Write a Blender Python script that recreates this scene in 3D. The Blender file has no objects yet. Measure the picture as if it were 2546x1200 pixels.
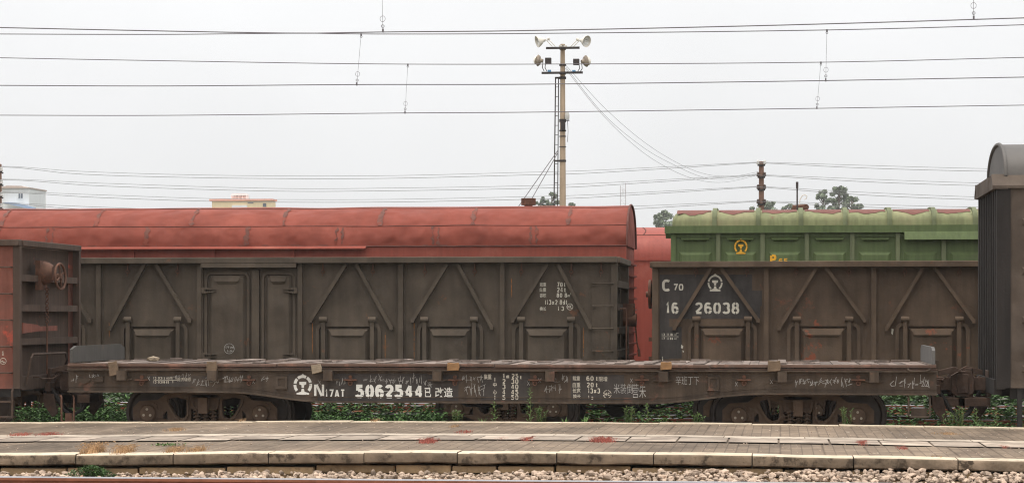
import bpy, bmesh, math, random
from mathutils import Vector, noise as mnoise
R = math.radians
scene = bpy.context.scene
col = scene.collection
random.seed(7)

# ------------------------------------------------------------------ camera, sky, sun, exposure
FPX, CX, HY, EYE = 6060.0, 1273.0, 785.0, 1.9      # lens in photo pixels, principal column, horizon row, eye height above the rail
YAW = math.atan(667 / FPX)
cam_d = bpy.data.cameras.new('camera')
cam_d.sensor_width = 36
cam_d.lens = 36 * FPX / 2546
cam_d.shift_y = (HY - 600) / 2546
cam_d.clip_start, cam_d.clip_end = 0.5, 6000
cam = bpy.data.objects.new('camera', cam_d)
cam.location = (0, 0, EYE)
cam.rotation_euler = (R(90), 0, YAW)
col.objects.link(cam)
scene.camera = cam

SUN_EL, SUN_AZ = 77, 205          # degrees; azimuth measured from +Y towards +X
world = bpy.data.worlds.new('World')
scene.world = world
world.use_nodes = True
wn = world.node_tree
bg = wn.nodes['Background']
sky = wn.nodes.new('ShaderNodeTexSky')
sky.sky_type = 'NISHITA'
sky.sun_disc = False
sky.sun_elevation = R(SUN_EL)
sky.sun_rotation = R(SUN_AZ)
sky.dust_density = 4
hs = wn.nodes.new('ShaderNodeHueSaturation')
hs.inputs['Saturation'].default_value = 0.10
mx = wn.nodes.new('ShaderNodeMixRGB')
mx.inputs[0].default_value = 0.80
mx.inputs[2].default_value = (8.75, 8.8, 8.9, 1)        # even overcast veil over the sky
wn.links.new(sky.outputs[0], hs.inputs['Color'])
wn.links.new(hs.outputs[0], mx.inputs[1])
tcw = wn.nodes.new('ShaderNodeTexCoord')
sxyz = wn.nodes.new('ShaderNodeSeparateXYZ')
mr = wn.nodes.new('ShaderNodeMapRange')                    # an overcast sky brightens towards the zenith
mr.inputs['From Min'].default_value, mr.inputs['From Max'].default_value = 0, 1
mr.inputs['To Min'].default_value, mr.inputs['To Max'].default_value = 1.0, 2.6
mm_ = wn.nodes.new('ShaderNodeMixRGB')
mm_.blend_type = 'MULTIPLY'
mm_.inputs[0].default_value = 1
wn.links.new(tcw.outputs['Generated'], sxyz.inputs[0])
wn.links.new(sxyz.outputs['Z'], mr.inputs['Value'])
wn.links.new(mx.outputs[0], mm_.inputs[1])
cn = wn.nodes.new('ShaderNodeTexNoise')                    # faint unevenness in the cloud sheet
cn.inputs['Scale'].default_value, cn.inputs['Detail'].default_value = 7, 3
cr = wn.nodes.new('ShaderNodeMapRange')
cr.inputs['From Min'].default_value, cr.inputs['From Max'].default_value = .3, .7
cr.inputs['To Min'].default_value, cr.inputs['To Max'].default_value = .965, 1.035
cm = wn.nodes.new('ShaderNodeMath')
cm.operation = 'MULTIPLY'
wn.links.new(tcw.outputs['Generated'], cn.inputs['Vector'])
wn.links.new(cn.outputs['Fac'], cr.inputs['Value'])
wn.links.new(cr.outputs[0], cm.inputs[0])
wn.links.new(mr.outputs[0], cm.inputs[1])
wn.links.new(cm.outputs[0], mm_.inputs[2])
wn.links.new(mm_.outputs[0], bg.inputs[0])
bg.inputs[1].default_value = 0.10
sun_d = bpy.data.lights.new('sun', 'SUN')
sun_d.energy = 1.5
sun_d.angle = R(12)
sun_d.color = (1, 0.93, 0.82)
sun = bpy.data.objects.new('sun', sun_d)
sun.rotation_euler = (R(90 - SUN_EL), 0, R(180 - SUN_AZ))
sun.location = (0, 20, 30)
col.objects.link(sun)
vs = scene.view_settings
vs.view_transform = 'Standard'
vs.look = 'None'
vs.exposure = 0.06
vs.gamma = 1
scene.cycles.use_denoising = True
scene.cycles.filter_width = 1.15
scene.cycles.max_bounces = 6
scene.cycles.volume_bounces = 1

# ------------------------------------------------------------------ measuring helpers: a photo point on the plane Y = const
cY, sY = math.cos(YAW), math.sin(YAW)
def wx(px, Y):
    t = (px - CX) / FPX
    return Y * (t * cY - sY) / (cY + t * sY)
def wp(px, py, Y):
    X = wx(px, Y)
    d = Y * cY - X * sY
    return X, EYE + (HY - py) * d / FPX
def wz(px, py, Y):
    return wp(px, py, Y)[1]
def mpp(px, Y):                   # metres per photo pixel there
    return (Y * cY - wx(px, Y) * sY) / FPX

# ------------------------------------------------------------------ materials
def nd(nt, typ, **k):
    n = nt.nodes.new(typ)
    for a, b in k.items():
        setattr(n, a, b)
    return n
def ramp(nt, p0, p1, c0=(0, 0, 0, 1), c1=(1, 1, 1, 1)):
    r = nd(nt, 'ShaderNodeValToRGB')
    e = r.color_ramp.elements
    e[0].position, e[1].position, e[0].color, e[1].color = p0, p1, c0, c1
    return r
def rgba(c, k=1):
    return (min(1, c[0] * k), min(1, c[1] * k), min(1, c[2] * k), 1)
def paint(name, c, var=.22, scale=1.5, streak=.25, rust=None, rusta=.62, rustw=.06, rscale=3, rough=.8, bump=.15, bscale=30, dust=None, dusta=.55,
          island=0, spec=.25, metal=0, stretch=(7, 7, .35), dent=0):
    m = bpy.data.materials.new(name)
    m.use_nodes = True
    nt = m.node_tree
    b = nt.nodes['Principled BSDF']
    b.inputs['Roughness'].default_value = rough
    b.inputs['Specular IOR Level'].default_value = spec
    b.inputs['Metallic'].default_value = metal
    L = nt.links.new
    tc = nd(nt, 'ShaderNodeTexCoord')
    n1 = nd(nt, 'ShaderNodeTexNoise')
    n1.inputs['Scale'].default_value, n1.inputs['Detail'].default_value, n1.inputs['Roughness'].default_value = scale, 8, .65
    L(tc.outputs['Object'], n1.inputs['Vector'])
    r1 = ramp(nt, .28, .72, rgba(c, 1 - var), rgba(c, 1 + var))
    L(n1.outputs['Fac'], r1.inputs[0])
    out = r1.outputs[0]
    if island:
        g = nd(nt, 'ShaderNodeNewGeometry')
        ri = ramp(nt, 0, 1, (1 - island,) * 3 + (1,), (1 + island,) * 3 + (1,))
        L(g.outputs['Random Per Island'], ri.inputs[0])
        mi = nd(nt, 'ShaderNodeMixRGB', blend_type='MULTIPLY')
        mi.inputs[0].default_value = 1
        L(out, mi.inputs[1]); L(ri.outputs[0], mi.inputs[2])
        out = mi.outputs[0]
    if streak:
        mp = nd(nt, 'ShaderNodeMapping')
        mp.inputs['Scale'].default_value = stretch
        n2 = nd(nt, 'ShaderNodeTexNoise')
        n2.inputs['Scale'].default_value, n2.inputs['Detail'].default_value = 1.6, 6
        L(tc.outputs['Object'], mp.inputs[0]); L(mp.outputs[0], n2.inputs['Vector'])
        r2 = ramp(nt, .35, .65, (1 - streak,) * 3 + (1,), (1, 1, 1, 1))
        L(n2.outputs['Fac'], r2.inputs[0])
        ms = nd(nt, 'ShaderNodeMixRGB', blend_type='MULTIPLY')
        ms.inputs[0].default_value = 1
        L(out, ms.inputs[1]); L(r2.outputs[0], ms.inputs[2])
        out = ms.outputs[0]
    for cc, aa, ww, ss, off in ((dust, dusta, .2, .9, 11), (rust, rusta, rustw, rscale, 37)):
        if cc is None:
            continue
        mp = nd(nt, 'ShaderNodeMapping')
        mp.inputs['Location'].default_value = (off, off * .7, off * .3)
        n3 = nd(nt, 'ShaderNodeTexNoise')
        n3.inputs['Scale'].default_value, n3.inputs['Detail'].default_value, n3.inputs['Roughness'].default_value = ss, 10, .68
        L(tc.outputs['Object'], mp.inputs[0]); L(mp.outputs[0], n3.inputs['Vector'])
        r3 = ramp(nt, aa, aa + ww)
        L(n3.outputs['Fac'], r3.inputs[0])
        m3 = nd(nt, 'ShaderNodeMixRGB')
        L(r3.outputs[0], m3.inputs[0]); L(out, m3.inputs[1])
        m3.inputs[2].default_value = rgba(cc)
        out = m3.outputs[0]
    L(out, b.inputs['Base Color'])
    if bump:
        n4 = nd(nt, 'ShaderNodeTexNoise')
        n4.inputs['Scale'].default_value, n4.inputs['Detail'].default_value = bscale, 5
        L(tc.outputs['Object'], n4.inputs['Vector'])
        bp = nd(nt, 'ShaderNodeBump')
        bp.inputs['Strength'].default_value = bump
        bp.inputs['Distance'].default_value = .02
        L(n4.outputs['Fac'], bp.inputs['Height'])
        L(bp.outputs[0], b.inputs['Normal'])
        if dent:
            n5 = nd(nt, 'ShaderNodeTexNoise')
            n5.inputs['Scale'].default_value, n5.inputs['Detail'].default_value = 1.7, 1.5
            L(tc.outputs['Object'], n5.inputs['Vector'])
            b2 = nd(nt, 'ShaderNodeBump')
            b2.inputs['Strength'].default_value = 1
            b2.inputs['Distance'].default_value = dent
            L(n5.outputs['Fac'], b2.inputs['Height'])
            L(b2.outputs[0], bp.inputs['Normal'])
    return m

RUST = (.16, .062, .032)
M = {}
M['flat'] = paint('flat wagon steel', (.084, .059, .041), streak=.35, var=.3, rust=(.15, .075, .05), rusta=.60, rustw=.10, dust=(.13, .10, .075))
M['flatrail'] = paint('worn deck edge steel', (.13, .077, .056), rust=(.23, .12, .085), rusta=.52, rustw=.12, dust=(.14, .10, .08), stretch=(.6, 5, 5))
M['gond'] = paint('grey brown wagon paint', (.090, .068, .049), streak=.22, stretch=(4, 4, .5), var=.28, dent=.06, rust=(.15, .07, .038), rusta=.635, rustw=.07, rscale=2.2, dust=(.108, .086, .067))
M['gond2'] = paint('brown wagon paint', (.104, .069, .045), streak=.22, stretch=(4, 4, .5), var=.3, dent=.06, rust=(.165, .066, .038), rusta=.625, rustw=.07, rscale=2.2, dust=(.128, .09, .064))
M['gond2hatch'] = paint('rust spotted hatch paint', (.104, .069, .045), streak=.22, stretch=(4, 4, .5), var=.3, rust=(.20, .062, .032), rusta=.585, rustw=.05, rscale=2.4, dust=(.128, .09, .064))
M['patch'] = paint('black repaint patch', (.058, .049, .044), var=.3, scale=3, dust=(.105, .078, .058), dusta=.54, streak=.2)
M['redwag'] = paint('red oxide wagon paint', (.255, .054, .032), var=.12, scale=.9, streak=.16, dust=(.33, .10, .065), dusta=.5, rust=(.22, .09, .06), rusta=.72, rustw=.05, rough=.62, spec=.35, bump=.08)
M['redroof'] = paint('sun faded red roof paint', (.208, .047, .029), var=.10, scale=.8, streak=.14, stretch=(1.5, .5, .5), dust=(.265, .068, .044), dusta=.52, rust=(.24, .09, .06), rusta=.74, rustw=.05, rough=.7, spec=.2, bump=.05, bscale=4, dent=.2)
M['redfar'] = paint('second red wagon paint', (.29, .058, .038), var=.12, scale=1.2, streak=.15, dust=(.36, .10, .07), rust=(.16, .06, .04), rusta=.74, rough=.6, spec=.35)
M['seam'] = paint('old roof sealant', (.135, .055, .041), var=.35, scale=7, streak=0, rust=(.19, .05, .032), rusta=.52, rustw=.05, rscale=5)
M['seamline'] = paint('dirty roof seam', (.11, .045, .035), var=.4, scale=4, streak=0)
M['leftwag'] = paint('faded red gondola paint', (.20, .072, .05), var=.3, rust=(.42, .075, .045), rusta=.60, rustw=.08, rscale=1.8, dust=(.10, .062, .047), dusta=.48)
M['leftend'] = paint('dark brown gondola end', (.085, .056, .041), rust=(.14, .062, .04), rusta=.62, dust=(.10, .075, .06))  # dark brown tone shared by the end, rails and steps
M['rustmetal'] = paint('rusty cast steel', (.125, .062, .04), var=.35, scale=6, rust=(.19, .075, .04), rusta=.55, rustw=.15, rscale=8, bump=.25)
M['bogie'] = paint('dusty brown bogie casting', (.130, .083, .054), var=.3, scale=4, streak=.1, rust=(.12, .07, .045), rusta=.55, rustw=.15, bump=.25)
M['tyre'] = paint('wheel steel', (.065, .045, .034), var=.3, scale=5, streak=0, rough=.55, spec=.5)
M['couplermetal'] = paint('grimy coupler casting', (.080, .050, .036), var=.35, scale=6, streak=0, rust=(.13, .062, .04), rusta=.58, rustw=.12, rscale=8, bump=.25)
M['dark'] = paint('oily black metal', (.028, .025, .023), var=.3, scale=4, streak=0)
M['box'] = paint('dark grey van body', (.094, .070, .053), var=.25, scale=1.6, dent=.15, streak=.2, stretch=(3, 3, .6), dust=(.13, .10, .075), rust=(.04, .032, .028), rusta=.70, rustw=.06, rscale=1.8)
M['boxend'] = paint('near black van end', (.028, .023, .020), var=.25, dust=(.05, .042, .036))  # very dark brown, well below the body tone
M['boxroof'] = paint('pale grey van roof', (.115, .104, .094), var=.14, scale=1.2, streak=.2, stretch=(1, 1, 1), rough=.6)
M['green'] = paint('green wagon paint', (.108, .142, .055), var=.14, scale=1.3, streak=.22, dust=(.11, .125, .06), dusta=.54, rust=(.12, .09, .05), rusta=.72, rough=.65)
M['greenroof'] = paint('weathered pale green roof', (.215, .225, .110), var=.12, scale=1.4, streak=.28, dust=(.26, .225, .125), dusta=.47, rust=(.20, .10, .07), rusta=.66, rustw=.06, rough=.7)
M['maroon'] = paint('bare rusted roof sheet', (.155, .062, .048), var=.25, scale=6, streak=0)
M['greenrib'] = paint('green roof rib', (.150, .165, .088), var=.15, scale=3, rust=(.22, .13, .08), rusta=.66)
M['white'] = paint('worn white stencil paint', (.70, .68, .62), var=.12, scale=14, streak=0, rust=(.22, .20, .18), rusta=.60, rustw=.05, rscale=16, bump=0)
M['cream'] = paint('dulled cream stencil paint', (.55, .50, .41), var=.2, scale=12, streak=0, rust=(.15, .13, .11), rusta=.62, rustw=.05, rscale=14, bump=0)
M['chalk'] = paint('chalk', (.36, .34, .31), var=.4, scale=20, streak=0, bump=0)
M['yellow'] = paint('yellow stencil paint', (.66, .33, .03), var=.15, scale=9, streak=0, bump=0)
M['plank'] = paint('bleached deck plank', (.21, .162, .135), var=.35, scale=5, streak=.35, stretch=(9, .8, 9), island=.32, rust=(.10, .065, .05), rusta=.60, rustw=.1, bump=.4)
M['wood'] = paint('weathered wood block', (.19, .13, .083), var=.3, scale=9, streak=.35, stretch=(3, 3, .8), rust=(.10, .06, .04), rusta=.62, rscale=8, bump=.4)
M['woodtan'] = paint('tan wood block', (.32, .175, .078), var=.3, scale=9, streak=.3, stretch=(1, 3, 6), rust=(.12, .06, .03), rusta=.64, rscale=9, bump=.4)
M['woodpale'] = paint('pale split wood', (.34, .265, .185), var=.25, scale=9, streak=.3, stretch=(1, 3, 6), rust=(.13, .08, .05), rusta=.62, rscale=9, bump=.4)
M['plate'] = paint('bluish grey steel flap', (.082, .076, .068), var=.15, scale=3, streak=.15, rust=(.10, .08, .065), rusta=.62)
M['platelit'] = paint('grey steel flap painted lit', (.125, .118, .11), var=.15, scale=3, streak=.1)  # lighter copy of the flap steel, light on the right board painted in
M['concrete'] = paint('tan concrete pole', (.48, .36, .25), var=.14, scale=3, streak=.25, stretch=(9, 9, .3), rust=(.34, .19, .10), rusta=.62, rustw=.1, rscale=1.2, bump=.1)
M['brownpole'] = paint('brown timber pole', (.24, .135, .095), var=.2, scale=4, streak=.2)
M['lampwhite'] = paint('cream enamel lamp', (.74, .69, .60), var=.12, scale=4, streak=.1, rough=.45)
M['lamptan'] = paint('tan enamel lamp', (.36, .29, .22), var=.15, scale=4, streak=.1, rough=.5)
M['reflector'] = paint('lamp reflector', (.74, .73, .70), var=.08, scale=3, streak=0, rough=.35, metal=.3)
M['lens'] = paint('milky lamp lens', (.78, .72, .62), var=.05, scale=3, streak=0, rough=.3)
M['ironblack'] = paint('dark iron', (.055, .045, .042), var=.3, scale=6, streak=0)
M['blue'] = paint('blue junction box', (.16, .33, .52), var=.1, scale=4, streak=0)
M['wire'] = paint('dull wire', (.16, .145, .15), var=.1, scale=4, streak=0, bump=0)
M['wirepale'] = paint('grey line wire', (.24, .235, .235), var=.1, scale=4, streak=0, bump=0)
M['porcelain'] = paint('porcelain insulator', (.60, .58, .54), var=.1, scale=6, streak=0, rough=.3)
M['browninsul'] = paint('brown insulator', (.075, .05, .042), var=.2, scale=6, streak=0, rough=.3)
M['soil'] = paint('dark trackside soil', (.075, .068, .048), var=.35, scale=.8, streak=0, rust=(.06, .09, .03), rusta=.5, rustw=.2, rscale=.5, bump=.5, bscale=6)
M['bedstone'] = paint('old ballast', (.17, .155, .135), var=.35, scale=9, streak=0, bump=.9, bscale=14)
M['stone'] = paint('pale ballast stone', (.40, .30, .225), var=.2, scale=8, streak=0, island=.38, rust=(.34, .20, .11), rusta=.60, rustw=.1, rscale=2.2, bump=.2)
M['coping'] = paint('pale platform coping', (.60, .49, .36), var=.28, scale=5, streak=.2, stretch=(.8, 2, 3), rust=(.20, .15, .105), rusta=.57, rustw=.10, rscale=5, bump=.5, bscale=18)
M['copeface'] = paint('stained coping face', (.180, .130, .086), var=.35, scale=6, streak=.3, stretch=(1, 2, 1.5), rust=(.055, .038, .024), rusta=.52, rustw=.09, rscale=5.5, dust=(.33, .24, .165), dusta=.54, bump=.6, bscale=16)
M['course'] = paint('brown foundation stone', (.36, .24, .13), var=.35, scale=4, streak=0, rust=(.10, .07, .045), rusta=.55, rustw=.12, rscale=4, bump=.6, bscale=12)
M['band'] = paint('pale paving slab', (.52, .43, .335), var=.25, scale=4, streak=.4, stretch=(.5, 4, 1), island=.16, rust=(.21, .165, .125), rusta=.53, rustw=.08, rscale=2.5, bump=.3)
M['bandlow'] = paint('worn paving slab', (.43, .345, .27), var=.3, scale=4, streak=.45, stretch=(.5, 4, 1), island=.25, rust=(.20, .155, .12), rusta=.49, rustw=.08, rscale=1.6, bump=.3)
M['railsteel'] = paint('rust brown rail', (.27, .10, .055), var=.25, scale=6, streak=.2, stretch=(.4, 3, 3))
M['railtop'] = paint('polished rail head', (.30, .30, .32), var=.1, scale=3, streak=0, rough=.5, metal=.2)
M['sleeper'] = paint('concrete sleeper', (.20, .185, .165), var=.25, scale=5, streak=0)
M['weed'] = paint('dense weed leaves', (.058, .115, .030), var=.35, scale=1.2, streak=0, island=.6, bump=0, rough=.6)
M['weedlight'] = paint('young weed leaves', (.125, .20, .065), var=.3, scale=2, streak=0, island=.5, bump=0, rough=.6)
M['stem'] = paint('weed stem', (.13, .15, .06), var=.2, scale=2, streak=0, bump=0)
M['straw'] = paint('dry straw grass', (.36, .225, .12), var=.3, scale=3, streak=0, island=.5, bump=0)
M['redgrass'] = paint('red withered grass', (.33, .095, .07), var=.3, scale=3, streak=0, island=.45, bump=0)
M['crown'] = paint('haze paled leaves', (.195, .23, .155), var=.3, scale=.6, streak=0, island=.55, bump=0, rough=.7)  # leaf colour paled, so distance haze is partly painted in
M['bark'] = paint('bark', (.13, .10, .075), var=.2, scale=3, streak=0)
M['bwall'] = paint('pale grey render', (.80, .80, .78), var=.05, scale=.5, streak=.06, bump=0)
M['bside'] = paint('shaded grey render', (.68, .70, .70), var=.06, scale=.5, streak=.06, bump=0)  # same wall render, with the side's shade put into the colour
M['bslab'] = paint('brown roof slab', (.44, .36, .31), var=.08, scale=1, streak=0, bump=0)
M['bglass'] = paint('window glass', (.12, .14, .17), var=.2, scale=2, streak=0, rough=.15, spec=.5, bump=0)
M['byellow'] = paint('yellow render', (.86, .70, .44), var=.05, scale=.5, streak=.08, bump=0)
M['bpink'] = paint('salmon cornice', (.86, .44, .34), var=.08, scale=1, streak=0, bump=0)
M['bwhite'] = paint('white trim', (.75, .74, .72), var=.05, scale=1, streak=0, bump=0)
M['awning'] = paint('faded blue awning', (.32, .42, .58), var=.1, scale=1, streak=0, bump=0)
M['bolt'] = paint('bright bolt heads', (.40, .33, .25), var=.2, scale=6, streak=0, bump=0)
M['tower'] = paint('galvanised lattice', (.45, .40, .40), var=.1, scale=1, streak=0, bump=0)

def paver_mat():
    m = bpy.data.materials.new('grey brown pavers')
    m.use_nodes = True
    nt = m.node_tree
    b = nt.nodes['Principled BSDF']
    b.inputs['Roughness'].default_value = .85
    b.inputs['Specular IOR Level'].default_value = .2
    L = nt.links.new
    tc = nd(nt, 'ShaderNodeTexCoord')
    def brick(s, w, h, mort, c1, c2, cm, sq):
        n = nd(nt, 'ShaderNodeTexBrick')
        n.offset = sq
        n.inputs['Scale'].default_value = s
        n.inputs['Brick Width'].default_value, n.inputs['Row Height'].default_value = w, h
        n.inputs['Mortar Size'].default_value = mort
        n.inputs['Mortar Smooth'].default_value = .3
        n.inputs['Bias'].default_value = 0
        n.inputs['Color1'].default_value, n.inputs['Color2'].default_value, n.inputs['Mortar'].default_value = c1, c2, cm
        L(tc.outputs['Object'], n.inputs['Vector'])
        return n
    fine = brick(1, .125, .26, .008, (.205, .156, .112, 1), (.152, .114, .083, 1), (.112, .085, .063, 1), 0)
    big = brick(1, .50, 1.3, .022, (1, 1, 1, 1), (.86, .85, .84, 1), (.66, .63, .61, 1), 0)
    mu = nd(nt, 'ShaderNodeMixRGB', blend_type='MULTIPLY')
    mu.inputs[0].default_value = 1
    nj = nd(nt, 'ShaderNodeTexNoise')
    nj.inputs['Scale'].default_value = .7
    L(tc.outputs['Object'], nj.inputs['Vector'])
    rj = ramp(nt, .42, .62, (.12, .12, .12, 1), (.8, .8, .8, 1))
    L(nj.outputs['Fac'], rj.inputs[0]); L(rj.outputs[0], mu.inputs[0])
    L(fine.outputs[0], mu.inputs[1]); L(big.outputs[0], mu.inputs[2])
    n1 = nd(nt, 'ShaderNodeTexNoise')
    n1.inputs['Scale'].default_value, n1.inputs['Detail'].default_value, n1.inputs['Roughness'].default_value = .9, 8, .7
    mp = nd(nt, 'ShaderNodeMapping')
    mp.inputs['Scale'].default_value = (1, .35, 1)
    L(tc.outputs['Object'], mp.inputs[0]); L(mp.outputs[0], n1.inputs['Vector'])
    r1 = ramp(nt, .33, .67, (.52, .51, .50, 1), (1.4, 1.37, 1.33, 1))
    L(n1.outputs['Fac'], r1.inputs[0])
    m2 = nd(nt, 'ShaderNodeMixRGB', blend_type='MULTIPLY')
    m2.inputs[0].default_value = 1
    L(mu.outputs[0], m2.inputs[1]); L(r1.outputs[0], m2.inputs[2])
    n2 = nd(nt, 'ShaderNodeTexNoise')            # pale lime splashes
    n2.inputs['Scale'].default_value, n2.inputs['Detail'].default_value, n2.inputs['Roughness'].default_value = 5.5, 9, .75
    m4 = nd(nt, 'ShaderNodeMapping')
    m4.inputs['Scale'].default_value = (1.6, .35, 1)
    L(tc.outputs['Object'], m4.inputs[0]); L(m4.outputs[0], n2.inputs['Vector'])
    r2 = ramp(nt, .625, .68)
    L(n2.outputs['Fac'], r2.inputs[0])
    m3 = nd(nt, 'ShaderNodeMixRGB')
    L(r2.outputs[0], m3.inputs[0]); L(m2.outputs[0], m3.inputs[1])
    m3.inputs[2].default_value = (.56, .47, .38, 1)
    L(m3.outputs[0], b.inputs['Base Color'])
    bp = nd(nt, 'ShaderNodeBump')
    bp.inputs['Strength'].default_value = .5
    bp.inputs['Distance'].default_value = .03
    L(n2.outputs['Fac'], bp.inputs['Height'])
    L(bp.outputs[0], b.inputs['Normal'])
    return m
M['paver'] = paver_mat()

# ------------------------------------------------------------------ object helpers
ORG = {}
def tag(o, label=None, cat=None, group=None, kind=None):
    for k, v in (('label', label), ('category', cat), ('group', group), ('kind', kind)):
        if v:
            o[k] = v
    return o
def thing(name, label, cat, loc, group=None):
    o = bpy.data.objects.new(name, None)
    o.empty_display_size = .3
    o.location = loc
    col.objects.link(o)
    ORG[o.name] = Vector(loc)
    return tag(o, label, cat, group)
def copy_tree(o, parent=None):
    c = o.copy()
    col.objects.link(c)
    c.parent = parent
    for ch in list(o.children):
        copy_tree(ch, c)
    return c

class MB:
    def __init__(s):
        s.v, s.f, s.m, s.mi = [], [], [], 0
    def add(s, vs_, fs_):
        n = len(s.v)
        s.v += [tuple(p) for p in vs_]
        for f in fs_:
            s.f.append([i + n for i in f]); s.m.append(s.mi)
        return s
    def box(s, x0, x1, y0, y1, z0, z1, rot=None):
        x0, x1 = sorted((x0, x1)); y0, y1 = sorted((y0, y1)); z0, z1 = sorted((z0, z1))
        P = [Vector((x, y, z)) for z in (z0, z1) for y in (y0, y1) for x in (x0, x1)]
        if rot:
            c = Vector(((x0 + x1) / 2, (y0 + y1) / 2, (z0 + z1) / 2))
            from mathutils import Euler
            e = Euler(rot).to_matrix()
            P = [c + e @ (p - c) for p in P]
        return s.add(P, [(0, 2, 3, 1), (4, 5, 7, 6), (0, 1, 5, 4), (2, 6, 7, 3), (0, 4, 6, 2), (1, 3, 7, 5)])
    def prism(s, pts, y0, y1):                       # outline in XZ, extruded along Y
        n = len(pts)
        P = [(x, y0, z) for x, z in pts] + [(x, y1, z) for x, z in pts]
        return s.add(P, [list(range(n)), list(range(2 * n - 1, n - 1, -1))] + [(i, i + n, (i + 1) % n + n, (i + 1) % n) for i in range(n)])
    def prismx(s, pts, x0, x1):                      # outline in YZ, extruded along X
        n = len(pts)
        P = [(x0, y, z) for y, z in pts] + [(x1, y, z) for y, z in pts]
        return s.add(P, [list(range(n)), list(range(2 * n - 1, n - 1, -1))] + [(i, i + n, (i + 1) % n + n, (i + 1) % n) for i in range(n)])
    def frustum(s, x0, x1, z0, z1, y, dy, sl):       # pressed panel standing dy proud of the plane y, sides sloping by sl
        P = [(x0, y, z0), (x1, y, z0), (x1, y, z1), (x0, y, z1), (x0 + sl, y - dy, z0 + sl), (x1 - sl, y - dy, z0 + sl), (x1 - sl, y - dy, z1 - sl), (x0 + sl, y - dy, z1 - sl)]
        return s.add(P, [(4, 5, 6, 7), (0, 1, 5, 4), (1, 2, 6, 5), (2, 3, 7, 6), (3, 0, 4, 7)])
    def lathe(s, prof, o, ax, n=16):                 # prof = (r, h) pairs along the axis ax from o
        ax = Vector(ax).normalized()
        u = ax.orthogonal().normalized(); w = ax.cross(u); o = Vector(o)
        P = []
        for r, h in prof:
            for i in range(n):
                a = 2 * math.pi * i / n
                P.append(o + ax * h + (u * math.cos(a) + w * math.sin(a)) * max(r, 1e-4))
        F = [(k * n + i, k * n + (i + 1) % n, (k + 1) * n + (i + 1) % n, (k + 1) * n + i) for k in range(len(prof) - 1) for i in range(n)]
        return s.add(P, F)
    def cyl(s, p0, p1, r0, r1=None, n=12):
        p0, p1 = Vector(p0), Vector(p1)
        r1 = r0 if r1 is None else r1
        h = (p1 - p0).length
        return s.lathe([(0, 0), (r0, 0), (r1, h), (0, h)], p0, p1 - p0, n)
    def tube(s, pts, r, n=6):
        pts = [Vector(p) for p in pts]
        P, F = [], []
        u = None
        for i, p in enumerate(pts):
            t = (pts[min(i + 1, len(pts) - 1)] - pts[max(i - 1, 0)]).normalized()
            u = t.orthogonal().normalized() if u is None else (u - t * u.dot(t)).normalized()
            w = t.cross(u)
            rr = r[i] if isinstance(r, (list, tuple)) else r
            for k in range(n):
                a = 2 * math.pi * k / n
                P.append(p + (u * math.cos(a) + w * math.sin(a)) * rr)
        for i in range(len(pts) - 1):
            F += [(i * n + k, i * n + (k + 1) % n, (i + 1) * n + (k + 1) % n, (i + 1) * n + k) for k in range(n)]
        F += [list(range(n))[::-1], [len(P) - n + k for k in range(n)]]
        return s.add(P, F)
    def ring(s, c, ax, Rr, r, n=24, m=6):
        ax = Vector(ax).normalized(); u = ax.orthogonal().normalized(); w = ax.cross(u); c = Vector(c)
        P, F = [], []
        for i in range(n):
            a = 2 * math.pi * i / n
            e = u * math.cos(a) + w * math.sin(a)
            for k in range(m):
                b = 2 * math.pi * k / m
                P.append(c + e * (Rr + r * math.cos(b)) + ax * r * math.sin(b))
        for i in range(n):
            F += [(i * m + k, i * m + (k + 1) % m, ((i + 1) % n) * m + (k + 1) % m, ((i + 1) % n) * m + k) for k in range(m)]
        return s.add(P, F)
    def strip(s, path, w, y0, y1=None):              # a flat bar following a path in XZ; y1 None = a painted ribbon at y0
        n = len(path)
        if n < 2:
            return s
        Lf, Rt = [], []
        for i, (x, z) in enumerate(path):
            a = path[max(i - 1, 0)]; b = path[min(i + 1, n - 1)]
            d1 = Vector((x - a[0], z - a[1])); d2 = Vector((b[0] - x, b[1] - z))
            if d1.length < 1e-9: d1 = d2
            if d2.length < 1e-9: d2 = d1
            d1.normalize(); d2.normalize()
            t = d1 + d2
            t = d1 if t.length < 1e-6 else t.normalized()
            nn = Vector((-t.y, t.x))
            k = w / 2 / max(.5, nn.dot(Vector((-d1.y, d1.x))))
            Lf.append((x + nn.x * k, z + nn.y * k)); Rt.append((x - nn.x * k, z - nn.y * k))
        if y1 is None:
            P = [(x, y0, z) for x, z in Lf] + [(x, y0, z) for x, z in Rt]
            return s.add(P, [(i, i + 1, n + i + 1, n + i) for i in range(n - 1)])
        P = [(x, y0, z) for x, z in Lf] + [(x, y0, z) for x, z in Rt] + [(x, y1, z) for x, z in Lf] + [(x, y1, z) for x, z in Rt]
        F = []
        for i in range(n - 1):
            F += [(i, i + 1, n + i + 1, n + i), (2 * n + i, 3 * n + i, 3 * n + i + 1, 2 * n + i + 1), (i, 2 * n + i, 2 * n + i + 1, i + 1), (n + i, n + i + 1, 3 * n + i + 1, 3 * n + i)]
        F += [(0, n, 3 * n, 2 * n), (n - 1, 3 * n - 1, 4 * n - 1, 2 * n - 1)]
        return s.add(P, F)
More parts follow.
